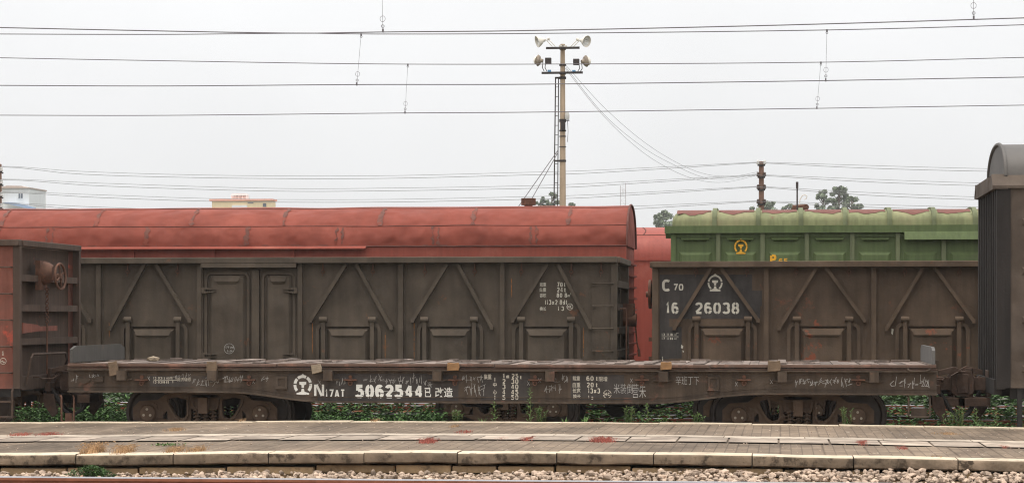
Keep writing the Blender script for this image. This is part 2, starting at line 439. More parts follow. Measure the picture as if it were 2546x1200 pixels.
    def plate(s, outer, holes, y0, y1):              # plate with openings, outline in XZ
        cu = bpy.data.curves.new('tmp', 'CURVE')
        cu.dimensions = '2D'; cu.fill_mode = 'BOTH'; cu.extrude = abs(y1 - y0) / 2
        for pts in [outer] + list(holes):
            sp = cu.splines.new('POLY')
            sp.points.add(len(pts) - 1)
            for q, (x, z) in zip(sp.points, pts):
                q.co = (x, z, 0, 1)
            sp.use_cyclic_u = True
        o = bpy.data.objects.new('tmp', cu)
        col.objects.link(o)
        me = bpy.data.meshes.new_from_object(o.evaluated_get(bpy.context.evaluated_depsgraph_get()))
        ym = (y0 + y1) / 2
        s.add([(v.co.x, ym + v.co.z, v.co.y) for v in me.vertices], [list(p.vertices) for p in me.polygons])
        bpy.data.objects.remove(o); bpy.data.curves.remove(cu); bpy.data.meshes.remove(me)
        return s
    def build(s, name, mats, parent=None, smooth=True, bevel=0, origin=None):
        mats = mats if isinstance(mats, (list, tuple)) else [mats]
        me = bpy.data.meshes.new(name)
        if parent is not None:
            org = ORG[parent.name] if origin is None else Vector(origin)
            loc = org - ORG[parent.name]
        else:
            xs, ys, zs = zip(*s.v)
            org = Vector(((min(xs) + max(xs)) / 2, (min(ys) + max(ys)) / 2, min(zs))) if origin is None else Vector(origin)
            loc = org
        me.from_pydata([tuple(Vector(p) - org) for p in s.v], [], s.f)
        for mm in mats:
            me.materials.append(M[mm])
        me.polygons.foreach_set('material_index', s.m)
        bm = bmesh.new(); bm.from_mesh(me); bmesh.ops.recalc_face_normals(bm, faces=bm.faces); bm.to_mesh(me); bm.free()
        if smooth:
            me.polygons.foreach_set('use_smooth', [True] * len(me.polygons))
            me.set_sharp_from_angle(angle=R(38))
        o = bpy.data.objects.new(name, me)
        col.objects.link(o)
        o.location = loc
        if parent is not None:
            o.parent = parent
        ORG[o.name] = org
        if bevel:
            b = o.modifiers.new('edge', 'BEVEL')
            b.width = bevel; b.segments = 2; b.limit_method = 'ANGLE'; b.angle_limit = R(40)
        return o

def pieces(mb, name, mats, parent, **kw):       # every loose piece becomes a part of its own
    par = list(range(len(mb.v)))
    def find(a):
        while par[a] != a:
            par[a] = par[par[a]]; a = par[a]
        return a
    for f in mb.f:
        for a in f[1:]:
            par[find(a)] = find(f[0])
    groups = {}
    for f, mi in zip(mb.f, mb.m):
        groups.setdefault(find(f[0]), []).append((f, mi))
    out = []
    for fs in groups.values():
        k = MB(); idx = {}
        for f, mi in fs:
            for a in f:
                if a not in idx:
                    idx[a] = len(k.v); k.v.append(mb.v[a])
            k.f.append([idx[a] for a in f]); k.m.append(mi)
        out.append(k.build(name, mats, parent, **kw))
    return out

def circ(cx, cz, r, n=20, rz=None):
    rz = r if rz is None else rz
    return [(cx + r * math.cos(2 * math.pi * i / n), cz + rz * math.sin(2 * math.pi * i / n)) for i in range(n)]
def rrect(x0, x1, z0, z1, r, n=4):
    out = []
    for cx, cz, a in ((x1 - r, z1 - r, 0), (x0 + r, z1 - r, 90), (x0 + r, z0 + r, 180), (x1 - r, z0 + r, 270)):
        out += [(cx + r * math.cos(R(a + 90 * i / n)), cz + r * math.sin(R(a + 90 * i / n))) for i in range(n + 1)]
    return out

# ------------------------------------------------------------------ stencil lettering
def se(cx, cy, rx, ry, a0, a1, n=14, e=.78):
    out = []
    for i in range(n + 1):
        a = R(a0 + (a1 - a0) * i / n)
        c, s_ = math.cos(a), math.sin(a)
        out.append((cx + rx * math.copysign(abs(c) ** e, c), cy + ry * math.copysign(abs(s_) ** e, s_)))
    return out
GL = {
 '0': [se(.5, .5, .5, .5, 94, 266), se(.5, .5, .5, .5, -86, 86)],
 '1': [[(.12, .82), (.5, 1), (.5, 0)]],
 '2': [se(.5, .73, .48, .27, 165, -25) + [(.02, .06)], [(.02, 0), (1, 0)]],
 '3': [se(.45, .75, .48, .25, 155, -75), se(.45, .27, .53, .27, 72, -155)],
 '4': [[(.62, 1), (.04, .33)], [(0, .25), (1.02, .25)], [(.72, 1), (.72, .36)], [(.72, .2), (.72, 0)]],
 '5': [[(.98, 1), (.12, 1), (.12, .58)], se(.42, .31, .54, .31, 118, -25), se(.42, .31, .54, .31, -31, -160)],
 '6': [se(.5, .5, .5, .5, 48, 262), se(.5, .3, .5, .3, 150, 2), se(.5, .3, .5, .3, -4, -84)],
 '7': [[(0, 1), (.98, 1), (.35, 0)]],
 '8': [se(.5, .76, .42, .24, 94, 268), se(.5, .76, .42, .24, -88, 86), se(.5, .26, .5, .26, 94, 266), se(.5, .26, .5, .26, -86, 86)],
 '9': [se(.5, .5, .5, .5, 228, 442), se(.5, .7, .5, .3, -30, -178)],
 'C': [se(.5, .5, .5, .5, 48, 312)],
 'N': [[(0, 0), (0, 1)], [(.16, 1), (.84, 0)], [(1, 0), (1, 1)]],
 'A': [[(0, 0), (.45, 1)], [(.55, 1), (1, 0)], [(.28, .3), (.72, .3)]],
 'T': [[(0, 1), (1, 1)], [(.5, .86), (.5, 0)]],
 'P': [[(.05, 0), (.05, 1)], [(.22, 1)] + se(.5, .73, .45, .27, 80, -80) + [(.22, .46)]],
 'M': [[(0, 0), (0, 1), (.5, .3), (1, 1), (1, 0)]],
 'm': [[(0, 0), (0, .62)], [(.12, .6), (.48, .6), (.48, 0)], [(.6, .6), (.98, .6), (.98, 0)]],
 't': [[(.45, .95), (.45, .1), (.8, 0)], [(.1, .66), (.85, .66)]],
 'x': [[(0, .7), (1, 0)], [(0, 0), (1, .7)]],
 '(': [se(1, .5, .8, .62, 125, 235, e=1)], ')': [se(0, .5, .8, .62, 55, -55, e=1)],
 '.': [[(.4, 0), (.6, 0)]], '-': [[(0, .5), (1, .5)]], '/': [[(0, 0), (1, 1)]], 'I': [[(.5, 0), (.5, 1)]],
 'D': [[(.05, 0), (.05, 1)], [(.2, 1)] + se(.4, .5, .6, .5, 80, -80) + [(.2, 0)]],
}
class Marks:                       # everything painted on one wall: ribbons and glyph meshes on the plane Y
    def __init__(s, Y):
        s.b = MB(); s.Y = Y; s.k = 0
    def y(s):
        s.k += 1
        return s.Y - .004 - .00012 * (s.k % 30)
    def digits(s, txt, x0, y0, x1, y1, w=.18, gap=.28, narrow=True):      # photo box, y0 top, y1 bottom
        wd = {'1': .55, '.': .35, '(': .5, ')': .5, 'I': .3, ' ': .6}
        tot = sum((wd.get(c, 1) if narrow else 1) for c in txt) + gap * (len(txt) - 1)
        u = (x1 - x0) / tot
        sw = w * (y1 - y0)
        px = x0
        for c in txt:
            cw = (wd.get(c, 1) if narrow else 1) * u
            sw = w * (y1 - y0) * (.74 if c == '4' else 1)
            for st in GL.get(c, []):
                pts = [(px + sw / 2 + a * max(cw - sw, .01), y1 - sw / 2 - b * (y1 - y0 - sw)) for a, b in st]
                P = [wp(a, b, s.Y) for a, b in pts]
                s.b.strip(P, sw * mpp(px, s.Y), s.y())
            px += cw + gap * u
        return s
    def text(s, txt, x0, y0, x1, y1, bold=0.0):
        cu = bpy.data.curves.new('tmp', 'FONT')
        cu.body = txt
        cu.offset = bold
        cu.resolution_u = 3
        o = bpy.data.objects.new('tmp', cu)
        col.objects.link(o)
        me = bpy.data.meshes.new_from_object(o.evaluated_get(bpy.context.evaluated_depsgraph_get()))
        if len(me.vertices):
            xs = [v.co.x for v in me.vertices]; ys = [v.co.y for v in me.vertices]
            a0, a1, b0, b1 = min(xs), max(xs), min(ys), max(ys)
            yy = s.y()
            P = []
            for v in me.vertices:
                X, Z = wp(x0 + (v.co.x - a0) / (a1 - a0) * (x1 - x0), y1 - (v.co.y - b0) / (b1 - b0) * (y1 - y0), s.Y)
                P.append((X, yy, Z))
            s.b.add(P, [list(p.vertices) for p in me.polygons])
        bpy.data.objects.remove(o); bpy.data.curves.remove(cu); bpy.data.meshes.remove(me)
        return s
    def line(s, pts, w):
        s.b.strip([wp(a, b, s.Y) for a, b in pts], w * mpp(pts[0][0], s.Y), s.y())
        return s
    def arc(s, cx, cy, r, a0, a1, w, n=16, ry=None):
        ry = r if ry is None else ry
        return s.line([(cx + r * math.cos(R(a0 + (a1 - a0) * i / n)), cy - ry * math.sin(R(a0 + (a1 - a0) * i / n))) for i in range(n + 1)], w)
    def poly(s, pts):
        yy = s.y()
        P = [wp(a, b, s.Y) for a, b in pts]
        s.b.add([(x, yy, z) for x, z in P], [list(range(len(P)))])
        return s
    def emblem(s, cx, cy, r, segs, w):
        for a0, a1 in segs:
            s.arc(cx, cy, r, a0, a1, w, ry=r * 1.08)
        s.poly([(cx - r * .34, cy - r * 1.12), (cx, cy - r * 1.42), (cx + r * .34, cy - r * 1.12)])
        hw = r * .44
        s.poly([(cx - hw, cy - r * .40), (cx + hw, cy - r * .40), (cx + hw, cy - r * .08), (cx + r * .16, cy + r * .04), (cx + r * .16, cy + r * .36), (cx - r * .16, cy + r * .36), (cx - r * .16, cy + r * .04), (cx - hw, cy - r * .08)])
        s.poly([(cx - r * .15, cy + r * .48), (cx + r * .15, cy + r * .48), (cx + r * .22, cy + r * .86), (cx + r * .80, cy + r * 1.04), (cx + r * .80, cy + r * 1.24), (cx - r * .80, cy + r * 1.24), (cx - r * .80, cy + r * 1.04), (cx - r * .22, cy + r * .86)])
        return s
    def scribble(s, x0, y0, x1, y1, n, seed, w=1.0):
        rd = random.Random(seed)
        sp = (x1 - x0) / n
        for i in range(n):
            cx = x0 + sp * (i + .5)
            h = (y1 - y0) * rd.uniform(.55, 1)
            cy = (y0 + y1) / 2 + rd.uniform(-.15, .15) * (y1 - y0)
            for k in range(rd.randint(2, 4)):
                a = rd.choice((0, 10, 80, 95, 60, 120, 35))
                l = rd.uniform(.3, .6)
                ox, oy = rd.uniform(-.25, .25) * sp, rd.uniform(-.3, .3) * h
                dx, dy = math.cos(R(a)) * sp * l, math.sin(R(a)) * h * l
                q = rd.uniform(-.12, .12)
                s.line([(cx + ox - dx, cy + oy + dy), (cx + ox - dy * q, cy + oy - dx * q), (cx + ox + dx, cy + oy - dy)], w)
        return s
    def build(s, name, m, parent):
        return s.b.build(name, m, parent, smooth=False)

# ------------------------------------------------------------------ ground, tracks, platform
g = MB()
NX, xs_ = 2, None
g.add([(-1500, -60, -.62), (1500, -60, -.62), (1500, 3500, -.62), (-1500, 3500, -.62)], [(0, 1, 2, 3)])
tag(g.build('ground', 'soil', smooth=False), kind='structure')

TR_FLAT, TR_GOND, TR_RED, TR_FAR, TR_FRONT = 37.5, 44.6, 51.05, 57.5, 25.05
ZG = -.20                          # the far yard tracks lie a little lower
b = MB()
for yc, z0 in ((TR_GOND, ZG), (TR_RED, ZG), (TR_FAR, ZG)):
    b.prismx([(yc - 2.6, -.61), (yc - 1.6, z0 - .2), (yc + 1.6, z0 - .2), (yc + 2.6, -.61)], -40, 40)
b.prismx([(35.66, -.61), (35.66, -.2), (39.1, -.2), (40.2, -.61)], -40, 40)
tag(b.build('ballast_bed', 'bedstone', smooth=False), kind='structure')

def track(yc, zr, label, x0=-40, x1=40, sleepers=True):
    t = thing('railway_track', label, 'track', (0, yc, zr - .17))
    for s_ in (-1, 1):
        r_ = MB()
        y = yc + s_ * .753
        r_.mi = 0
        r_.prismx([(y - .036, zr - .012), (y - .036, zr - .04), (y - .012, zr - .055), (y - .012, zr - .125), (y - .06, zr - .145), (y - .06, zr - .16), (y + .06, zr - .16), (y + .06, zr - .145), (y + .012, zr - .125), (y + .012, zr - .055), (y + .036, zr - .04), (y + .036, zr - .012)], x0, x1)
        r_.mi = 1
        r_.prismx([(y - .036, zr - .0118), (y - .030, zr - .002), (y - .015, zr), (y + .015, zr), (y + .030, zr - .002), (y + .036, zr - .0118)], x0, x1)
        r_.build('rail', ['railsteel', 'railtop'], t, smooth=False)
    s2 = MB()
    k = x0
    while sleepers and k < x1:
        s2.box(k, k + .26, yc - 1.25, yc + 1.25, zr - .36, zr - .165)
        k += .6
    s2.build('sleepers', 'sleeper', t, smooth=False)
    return t
track(TR_FLAT, 0, 'track under the long empty flat wagon, behind the platform')
track(TR_GOND, ZG, 'track carrying the two dark open wagons behind the flat wagon')
track(TR_RED, ZG, 'track under the long red round roofed wagon and the green wagon')
track(TR_FAR, ZG, 'farthest track, under the red wagon seen in the gap')
zf = wz(1000, 1190, 25.803)
track(TR_FRONT, zf, 'nearest track with a rusty rail along the bottom edge of the view', sleepers=True)

# platform: measured edge heights (the old platform has settled unevenly)
YF, YB = 26.8, 35.62
front_m = [(-400, 1133), (0, 1130.5), (190, 1128.5), (640, 1124), (900, 1122.5), (1280, 1124), (1600, 1128), (1900, 1132.5), (2250, 1138.5), (2546, 1146), (3000, 1158)]
back_m = [(-400, 1050), (0, 1048.5), (360, 1046.5), (640, 1045.5), (1000, 1045), (1280, 1047), (1600, 1048.5), (1900, 1051.5), (2250, 1057), (2546, 1062), (3000, 1070)]
def prof(meas, Y):
    pts = [wp(a, b_, Y) for a, b_ in meas]
    def f(x):
        if x <= pts[0][0]: return pts[0][1]
        for (xa, za), (xb, zb) in zip(pts, pts[1:]):
            if x <= xb:
                t = (x - xa) / (xb - xa)
                return za + (zb - za) * t
        return pts[-1][1]
    def sm(x):
        return sum(f(x + d) for d in (-.8, -.4, 0, .4, .8)) / 5
    return sm
zF, zB = prof(front_m, YF), prof(back_m, YB)
def zP(x, y):
    t = (y - YF) / (YB - YF)
    return zF(x) * (1 - t) + zB(x) * t + .007 * mnoise.noise((x * .9, y * .6, 2)) + .004 * mnoise.noise((x * 2.7, y * 1.4, 9))
XL, XR, DX = -18.0, 14.0, .4
def sheet(mb, x0, x1, y0, y1, dz, ny=4, dx=DX):
    nx = max(1, round((x1 - x0) / dx))
    P, F = [], []
    for i in range(nx + 1):
        for j in range(ny + 1):
            x, y = x0 + (x1 - x0) * i / nx, y0 + (y1 - y0) * j / ny
            P.append((x, y, zP(x, y) + dz))
    for i in range(nx):
        F += [(i * (ny + 1) + j, (i + 1) * (ny + 1) + j, (i + 1) * (ny + 1) + j + 1, i * (ny + 1) + j + 1) for j in range(ny)]
    return mb.add(P, F)
p = MB()
sheet(p, XL, XR, YF + .36, YB - .33, -.012, 8)
tag(p.build('platform', 'paver', smooth=True, origin=(0, 30, 0)), kind='structure')
core = MB()
core.box(XL, XR, YF + .25, YB - .05, -.61, .05)
tag(core.build('platform_core', 'course', smooth=False), kind='structure')
# coping stones of both edges
def stones(name, y0, y1, hgt, cuts, mats, lip):
    c = MB()
    rd = random.Random(5)
    for xa, xb in zip(cuts, cuts[1:]):
        gp = .006
        dy = rd.uniform(-.012, .012); dz = rd.uniform(-.006, .006)
        n = max(2, round((xb - xa) / .18))
        P, F = [], []
        rr = .030
        for i in range(n + 1):
            x = xa + gp + (xb - xa - 2 * gp) * i / n
            jig = .006 * mnoise.noise((x * 3, y0, 0)) + .004 * mnoise.noise((x * 11, y0, 5))
            lj = .014 * mnoise.noise((x * 2.2, 7, 0)) + .008 * mnoise.noise((x * 9, 3, 0))
            zt, zt2 = zP(x, y0) + dz, zP(x, y1) + dz
            ys = y0 + dy + jig
            row = [(ys + .02, zt - hgt + lj), (ys, zt - hgt + .015 + lj), (ys - .002, zt - rr), (ys + rr * .35, zt - rr * .3), (ys + rr, zt), (y1, zt2), (y1, zt2 - hgt)]
            P += [(x, yy, zz) for yy, zz in row]
        k = 7
        for i in range(n):
            for j in range(k):
                q = (j + 1) % k
                c.mi = 0 if j in (2, 3, 4) else 1
                c.add([], []) if False else None
                F.append((j, (i * k + j, (i + 1) * k + j, (i + 1) * k + q, i * k + q)))
        base = len(c.v)
        c.v += P
        for j, f in F:
            c.f.append([a + base for a in f]); c.m.append(0 if j in (3, 4) else 1)
        c.f.append([base + a for a in range(k)]); c.m.append(1)
        c.f.append([base + n * k + a for a in range(k)][::-1]); c.m.append(1)
    return tag(c.build(name, mats, smooth=True), kind='structure')
def cutlist(pxs, Y):
    xs = sorted(wx(a, Y) for a in pxs)
    while xs[0] > XL: xs.insert(0, xs[0] - 1.05)
    while xs[-1] < XR: xs.append(xs[-1] + 1.05)
    return xs
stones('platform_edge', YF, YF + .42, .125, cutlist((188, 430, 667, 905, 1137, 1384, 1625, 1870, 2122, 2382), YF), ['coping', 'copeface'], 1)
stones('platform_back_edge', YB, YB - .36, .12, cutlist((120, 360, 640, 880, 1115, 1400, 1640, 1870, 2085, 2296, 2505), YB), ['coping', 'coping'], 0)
fc = MB()
rd = random.Random(3)
x = XL
while x < XR:
    w = rd.uniform(.45, 1.1)
    hole = wx(735, YF) < x < wx(800, YF) or wx(1352, YF) < x < wx(1430, YF)
    zt = zF(x) - .145 - rd.uniform(0, .012)
    fc.box(x + .01, x + w - .01, YF + (.11 if hole else .05) + rd.uniform(0, .03), YF + .3, zt - .075 - rd.uniform(0, .02), zt)
    x += w
x = XL
while x < XR:
    w = rd.uniform(.3, .8)
    fc.box(x + .01, x + w - .01, YF + .06 + rd.uniform(0, .05), YF + .3, -.3, zF(x) - .245)
    x += w
tag(fc.build('platform_wall', 'course', smooth=False, bevel=.012), kind='structure')
# pale slab band along the middle of the platform
YB0, YB1 = 29.55, 31.35
bd = MB()
band_px = [(-200, 1083, 1098), (0, 1082, 1096), (640, 1079, 1093), (1280, 1077, 1093), (1900, 1085, 1101), (2546, 1097, 1113), (2900, 1104, 1122)]
def gy(px, py, z=.36):             # the Y where a photo point meets the platform top
    for _ in range(4):
        d = FPX * (EYE - z) / (py - HY)
        r_ = (px - CX) / FPX * d
        X, Y = r_ * cY - d * sY, r_ * sY + d * cY
        z = zP(X, Y)
    return X, Y
bt = [gy(a, t_) for a, t_, _ in band_px]; bb_ = [gy(a, l_) for a, _, l_ in band_px]
YT = sum(q[1] for q in bt[1:6]) / 5; YL = sum(q[1] for q in bb_[1:6]) / 5
tw = MB(); lw = MB()
rd = random.Random(9)
x = XL
while x < XR:
    w = rd.uniform(.95, 1.25)
    sheet(tw, x + .006, x + w - .006, YT - .50, YT, .006, 1)
    x += w
x = XL
while x < XR:
    w = .62
    if rd.random() < .9:
        sheet(lw, x + .012, x + w - .012, YL + .02 + rd.uniform(0, .25) * (rd.random() < .3), YT - .53, .004 + rd.uniform(-.002, .002), 1)
    x += w
tag(tw.build('paving_strip', 'band', smooth=False), kind='structure')
tag(lw.build('paving_strip_slabs', 'bandlow', smooth=False), kind='structure')

# foreground ballast
ico = bmesh.new(); bmesh.ops.create_icosphere(ico, subdivisions=1, radius=1)
IV = [v.co.copy() for v in ico.verts]; IF = [[v.index for v in f.verts] for f in ico.faces]; ico.free()
# a chunkier stone: a cube cut to random planes
def stone(mb, c, r, rd, cf=.54):
    ax = [Vector((rd.gauss(0, 1), rd.gauss(0, 1), rd.gauss(0, 1))).normalized() for _ in range(6)]
    lim = [rd.uniform(cf - .12, cf + .16) for _ in ax]
    sx, sy, sz = rd.uniform(.8, 1.35), rd.uniform(.8, 1.2), rd.uniform(.6, .95)
    P = []
    for v in IV:
        q = v.copy()
        for a, l in zip(ax, lim):
            d = q.dot(a)
            if d > l: q -= a * (d - l)
        P.append((c[0] + q.x * sx * r, c[1] + q.y * sy * r, c[2] + q.z * sz * r))
    mb.add(P, IF)
st = MB()
rd = random.Random(21)
x = -12.0
while x < 9:
    x += .0042
    y = rd.uniform(25.85, YF + .02)
    t = (y - 25.85) / .95
    zb = zf - .125 + .085 * t + .045 * max(0, min(1, (x + 7) / 6))
    bank = (.035 * max(0, mnoise.noise((x * .45, 1, 0))) + .03 * max(0, min(1, (x + 4) / 4))) * t
    stone(st, (x, y, zb + bank + rd.uniform(-.02, .03)), rd.choice((.022, .026, .03, .034, .04, .048)), rd)
x = -11.0
while x < 8:
    x += .011
    stone(st, (x, rd.uniform(22.9, 25.7), zf - .15 + rd.uniform(-.02, .025)), rd.choice((.035, .045, .055, .065)), rd)
ch = MB()
rc = random.Random(77)
for _ in range(520):
    x, y = rc.uniform(-10.5, 7.5), rc.uniform(YF + .5, YB - .4)
    stone(ch, (x, y, zP(x, y) - .006), rc.choice((.006, .008, .010, .013)), rc)
tag(ch.build('stone_chips', 'stone', smooth=False), 'small pale stone chips scattered over the platform paving', 'stone chips', kind='stuff')
tag(st.build('ballast_stones', 'stone', smooth=False), 'pale crushed ballast stones between the near rail and the platform', 'ballast', kind='stuff')
fb = MB()
fb.box(-40, 40, 22.5, YF + .04, -.61, zf - .13)
tag(fb.build('ballast_bed', 'bedstone', smooth=False), kind='structure')

# ------------------------------------------------------------------ bogies, couplers (built once, then copied)
def make_bogie():
    t = MB()
    # bolster and axles, origin on the rail plane at the bogie centre
    t.box(-.20, .20, -1.05, 1.05, .50, .70)
    for sx in (-.875, .875):
        t.cyl((sx, -.95, .42), (sx, .95, .42), .08, n=10)
    t.box(-.07, .07, -1.2, -1.05, .42, .66)
    bo = t.build('bogie', 'bogie', None, origin=(0, 0, 0))
    ORG[bo.name] = Vector((0, 0, 0))
    for sy in (-1, 1):
        f = MB()
        out = [(-1.12, .32), (-1.12, .50), (-1.02, .60), (-.74, .62), (-.62, .70), (-.3, .74), (.3, .74), (.62, .70), (.74, .62), (1.02, .60), (1.12, .50), (1.12, .32), (1.0, .30), (.75, .30),
               (.50, .20), (.2, .14), (-.2, .14), (-.50, .20), (-.75, .30), (-1.0, .30)]
        holes = []
        for s_ in (-1, 1):
            ov = [(s_ * x, z) for x, z in [(.27, .62), (.44, .66), (.56, .64), (.555, .56), (.46, .40), (.38, .34), (.30, .36), (.265, .44)]]
            holes.append(ov)
            holes.append([(s_ * x, z) for x, z in [(.58, .32), (.70, .34), (.585, .46)]])
        holes.append(rrect(-.215, .215, .26, .66, .03, 2))
        f.plate(out, holes, sy * 1.0 - .05, sy * 1.0 + .05)
        for s_ in (-1, 1):                             # flanges round the windows
            f.strip([(s_ * x, z) for x, z in [(.26, .66), (.26, .40), (.30, .33), (.38, .30), (.46, .36), (.58, .56), (.60, .66)]], .03, sy * 1.0 - .085, sy * 1.0 + .085)
        f.box(-.62, .62, sy * 1.0 - .09, sy * 1.0 + .09, .715, .745)
        f.build('side_frame', 'bogie', bo)
        q = MB()
        q.plate([(-.20, .48), (-.24, .66), (.24, .66), (.20, .48)], [rrect(-.17, -.02, .52, .62, .02, 2), rrect(.02, .17, .52, .62, .02, 2)], sy * 1.04 - .03, sy * 1.04 + .03)
        q.build('bolster_end', 'bogie', bo)
        for k, sx in enumerate((-.125, 0, .125)):
            h = MB()
            h.tube([(sx + .052 * math.cos(a * .7), sy * 1.03 + .052 * math.sin(a * .7), .22 + a * .0059) for a in range(0, 46)], .013, 5)
            h.cyl((sx, sy * 1.03, .2), (sx, sy * 1.03, .49), .03, n=8)
            h.build('spring', 'bogie', bo)
        for sx in (-.875, .875):
            a = MB()
            a.prism([(sx - .23, .34), (sx - .23, .46), (sx - .15, .47), (sx - .13, .55), (sx - .06, .585), (sx + .06, .585), (sx + .13, .55), (sx + .15, .47), (sx + .23, .46), (sx + .23, .34)], sy * .98 - .09, sy * .98 + .09)
            a.lathe([(0, .16), (.05, .16), (.115, .15), (.13, .13), (.13, 0)], (sx, sy * .99, .42), (0, sy, 0), 20)
            for j in range(3):
                an = R(90 + 120 * j)
                bt_ = MB() if j == 0 else bt_
                bt_.cyl((sx + .06 * math.cos(an), sy * 1.14, .42 + .06 * math.sin(an)), (sx + .06 * math.cos(an), sy * 1.165, .42 + .06 * math.sin(an)), .020, n=8)
            a.v, a.f, a.m = a.v + bt_.v, a.f + [[q + len(a.v) for q in f] for f in bt_.f], a.m + [1] * len(bt_.f)
            a.build('axle_box', ['bogie', 'bolt'], bo)
            w = MB()
            w.lathe([(.06, -.02), (.13, .02), (.15, .0), (.35, -.02), (.375, .03), (.42, .03), (.425, -.07), (.45, -.085), (.448, -.105), (.37, -.11), (.35, -.07), (.15, -.05), (.06, -.07)], (sx, sy * .78, .42), (0, sy, 0), 40)
            w.build('wheel', 'tyre', bo)
    return bo
BOGIE = make_bogie()
bogie_used = [False]
def bogie(parent, x, y, zr):
    o = BOGIE if not bogie_used[0] else copy_tree(BOGIE)
    bogie_used[0] = True
    o.parent = parent
    o.location = Vector((x, y, zr)) - ORG[parent.name]
    return o
def make_coupler():
    c = MB()
    # points along +X, origin at the end sill, coupling height .88
    z = .88
    c.box(-.05, .36, -.09, .09, z - .10, z + .09)
    c.box(.0, .06, -.24, .24, z - .20, z + .20)
    c.prism([(.30, z - .13), (.30, z + .12), (.42, z + .19), (.60, z + .19), (.64, z + .10), (.64, z - .13), (.55, z - .2), (.38, z - .19)], -.19, .02)
    c.prism([(.34, z - .14), (.34, z + .14), (.50, z + .15), (.53, z), (.50, z - .15)], .02, .22)
    c.cyl((.57, -.12, z - .23), (.57, -.12, z + .23), .06, n=12)
    c.box(.20, .34, -.16, .16, z - .30, z - .20)
    c.tube([(.30, -.1, z + .1), (.33, -.14, z - .1), (.36, -.16, z - .3), (.40, -.15, z - .42)], .018, 6)
    c.box(.02, .50, -.26, .26, z - .34, z - .21)
    c.prism([(.10, z + .12), (.10, z + .2), (.34, z + .26), (.46, z + .2)], -.30, -.2)
    c.prism([(.0, z - .36), (.0, z - .18), (.16, z - .2), (.22, z - .5), (.14, z - .56)], -.42, -.36)
    c.tube([(.0, -.95, z + .08), (.10, -.98, z + .08), (.12, -.9, z + .05), (.14, -.4, z + .04), (.2, -.25, z + .1)], .016, 5)
    c.box(.05, .12, -.5, -.2, z - .15, z - .02)
    o = c.build('coupler', 'couplermetal', None, origin=(0, 0, 0), bevel=.015)
    ORG[o.name] = Vector((0, 0, 0))
    MB().tube([(.06, -.35, z - .06), (.2, -.36, z - .25), (.30, -.34, z - .45), (.42, -.30, z - .54), (.56, -.22, z - .44), (.66, -.14, z - .28)], .032, 8).build('brake_hose', 'dark', o)
    return o
COUP = make_coupler()
coup_used = [False]
def coupler(parent, x, y, zr, left):
    o = COUP if not coup_used[0] else copy_tree(COUP)
    coup_used[0] = True
    o.parent = parent
    o.location = Vector((x, y, zr)) - ORG[parent.name]
    o.rotation_euler = (0, 0, math.pi if left else 0)
    return o

# ------------------------------------------------------------------ the long flat wagon
YN = 36.0                           # near face of its side sill
XA, XB = wx(169, YN), wx(2329, YN)
fw = thing('flat_wagon', 'long empty flat wagon with plank deck and big white number 5062544 on its side sill', 'flat wagon', ((XA + XB) / 2, TR_FLAT, 0), 'wagons in the yard')
zt = wz(1273, 905, YN); zl = wz(1273, 922, YN); zm = wz(1273, 913, YN)
z_in = wz(1273, 978, YN); z_lo = wz(1273, 1002, YN)
xa1, xa2, xb1, xb2 = wx(560, YN), wx(815, YN), wx(1610, YN), wx(1900, YN)
def soffit(off=0):
    pts = [(XA, z_in + off)]
    for i in range(9):
        t = i / 8; s_ = t * t * (3 - 2 * t)
        pts.append((xa1 + (xa2 - xa1) * t, z_in + (z_lo - z_in) * s_ + off))
    for i in range(9):
        t = i / 8; s_ = t * t * (3 - 2 * t)
        pts.append((xb1 + (xb2 - xb1) * t, z_lo + (z_in - z_lo) * s_ + off))
    pts.append((XB, z_in + off))
    return pts
for sy in (0, 1):
    ss = MB()
    y0, y1 = (YN + .03, YN + .045) if sy == 0 else (2 * TR_FLAT - YN - .045, 2 * TR_FLAT - YN - .03)
    pts = [(XA, zl)] + soffit(.01) + [(XB, zl)]
    ss.prism(pts, y0, y1)
    so = soffit()
    f0, f1 = (YN - .055, YN + .16) if sy == 0 else (2 * TR_FLAT - YN - .16, 2 * TR_FLAT - YN + .055)
    for (a, za), (c, zc) in zip(so, so[1:]):
        ss.add([(a, f0, za), (c, f0, zc), (c, f1, zc), (a, f1, za), (a, f0, za + .022), (c, f0, zc + .022), (c, f1, zc + .022), (a, f1, za + .022)],
               [(0, 1, 2, 3), (4, 7, 6, 5), (0, 4, 5, 1), (3, 2, 6, 7)])
    ss.box(XA, XB, f0 + .01, f1, zl - .0005, zl + .022)
    if sy == 0:                     # weld line and stiffener seam
        ss.strip([(x_, z_ + .085) for x_, z_ in so], .012, YN + .022, YN + .0305)
    ss.build('side_sill', 'flat', fw)
edge = MB()
xs_cut = [XA] + [wx(q, YN) for q in (690, 1230, 1765)] + [XB]
for (a, c), d in zip(zip(xs_cut, xs_cut[1:]), (0, .006, -.003, .004)):
    edge.box(a + .008, c - .008, YN - .05, YN + .03, zm + .004 + d, zt + d)
edge.box(XA, XB, YN - .02, YN + .10, zl + .023, zm - .004)
edge.build('deck_edge', 'flatrail', fw, bevel=.006)
edge2 = MB(); edge2.box(XA, XB, 2 * TR_FLAT - YN - .03, 2 * TR_FLAT - YN + .05, zm, zt)
edge2.build('deck_edge', 'flatrail', fw)
dk = MB()
rd = random.Random(2)
x = XA + .02
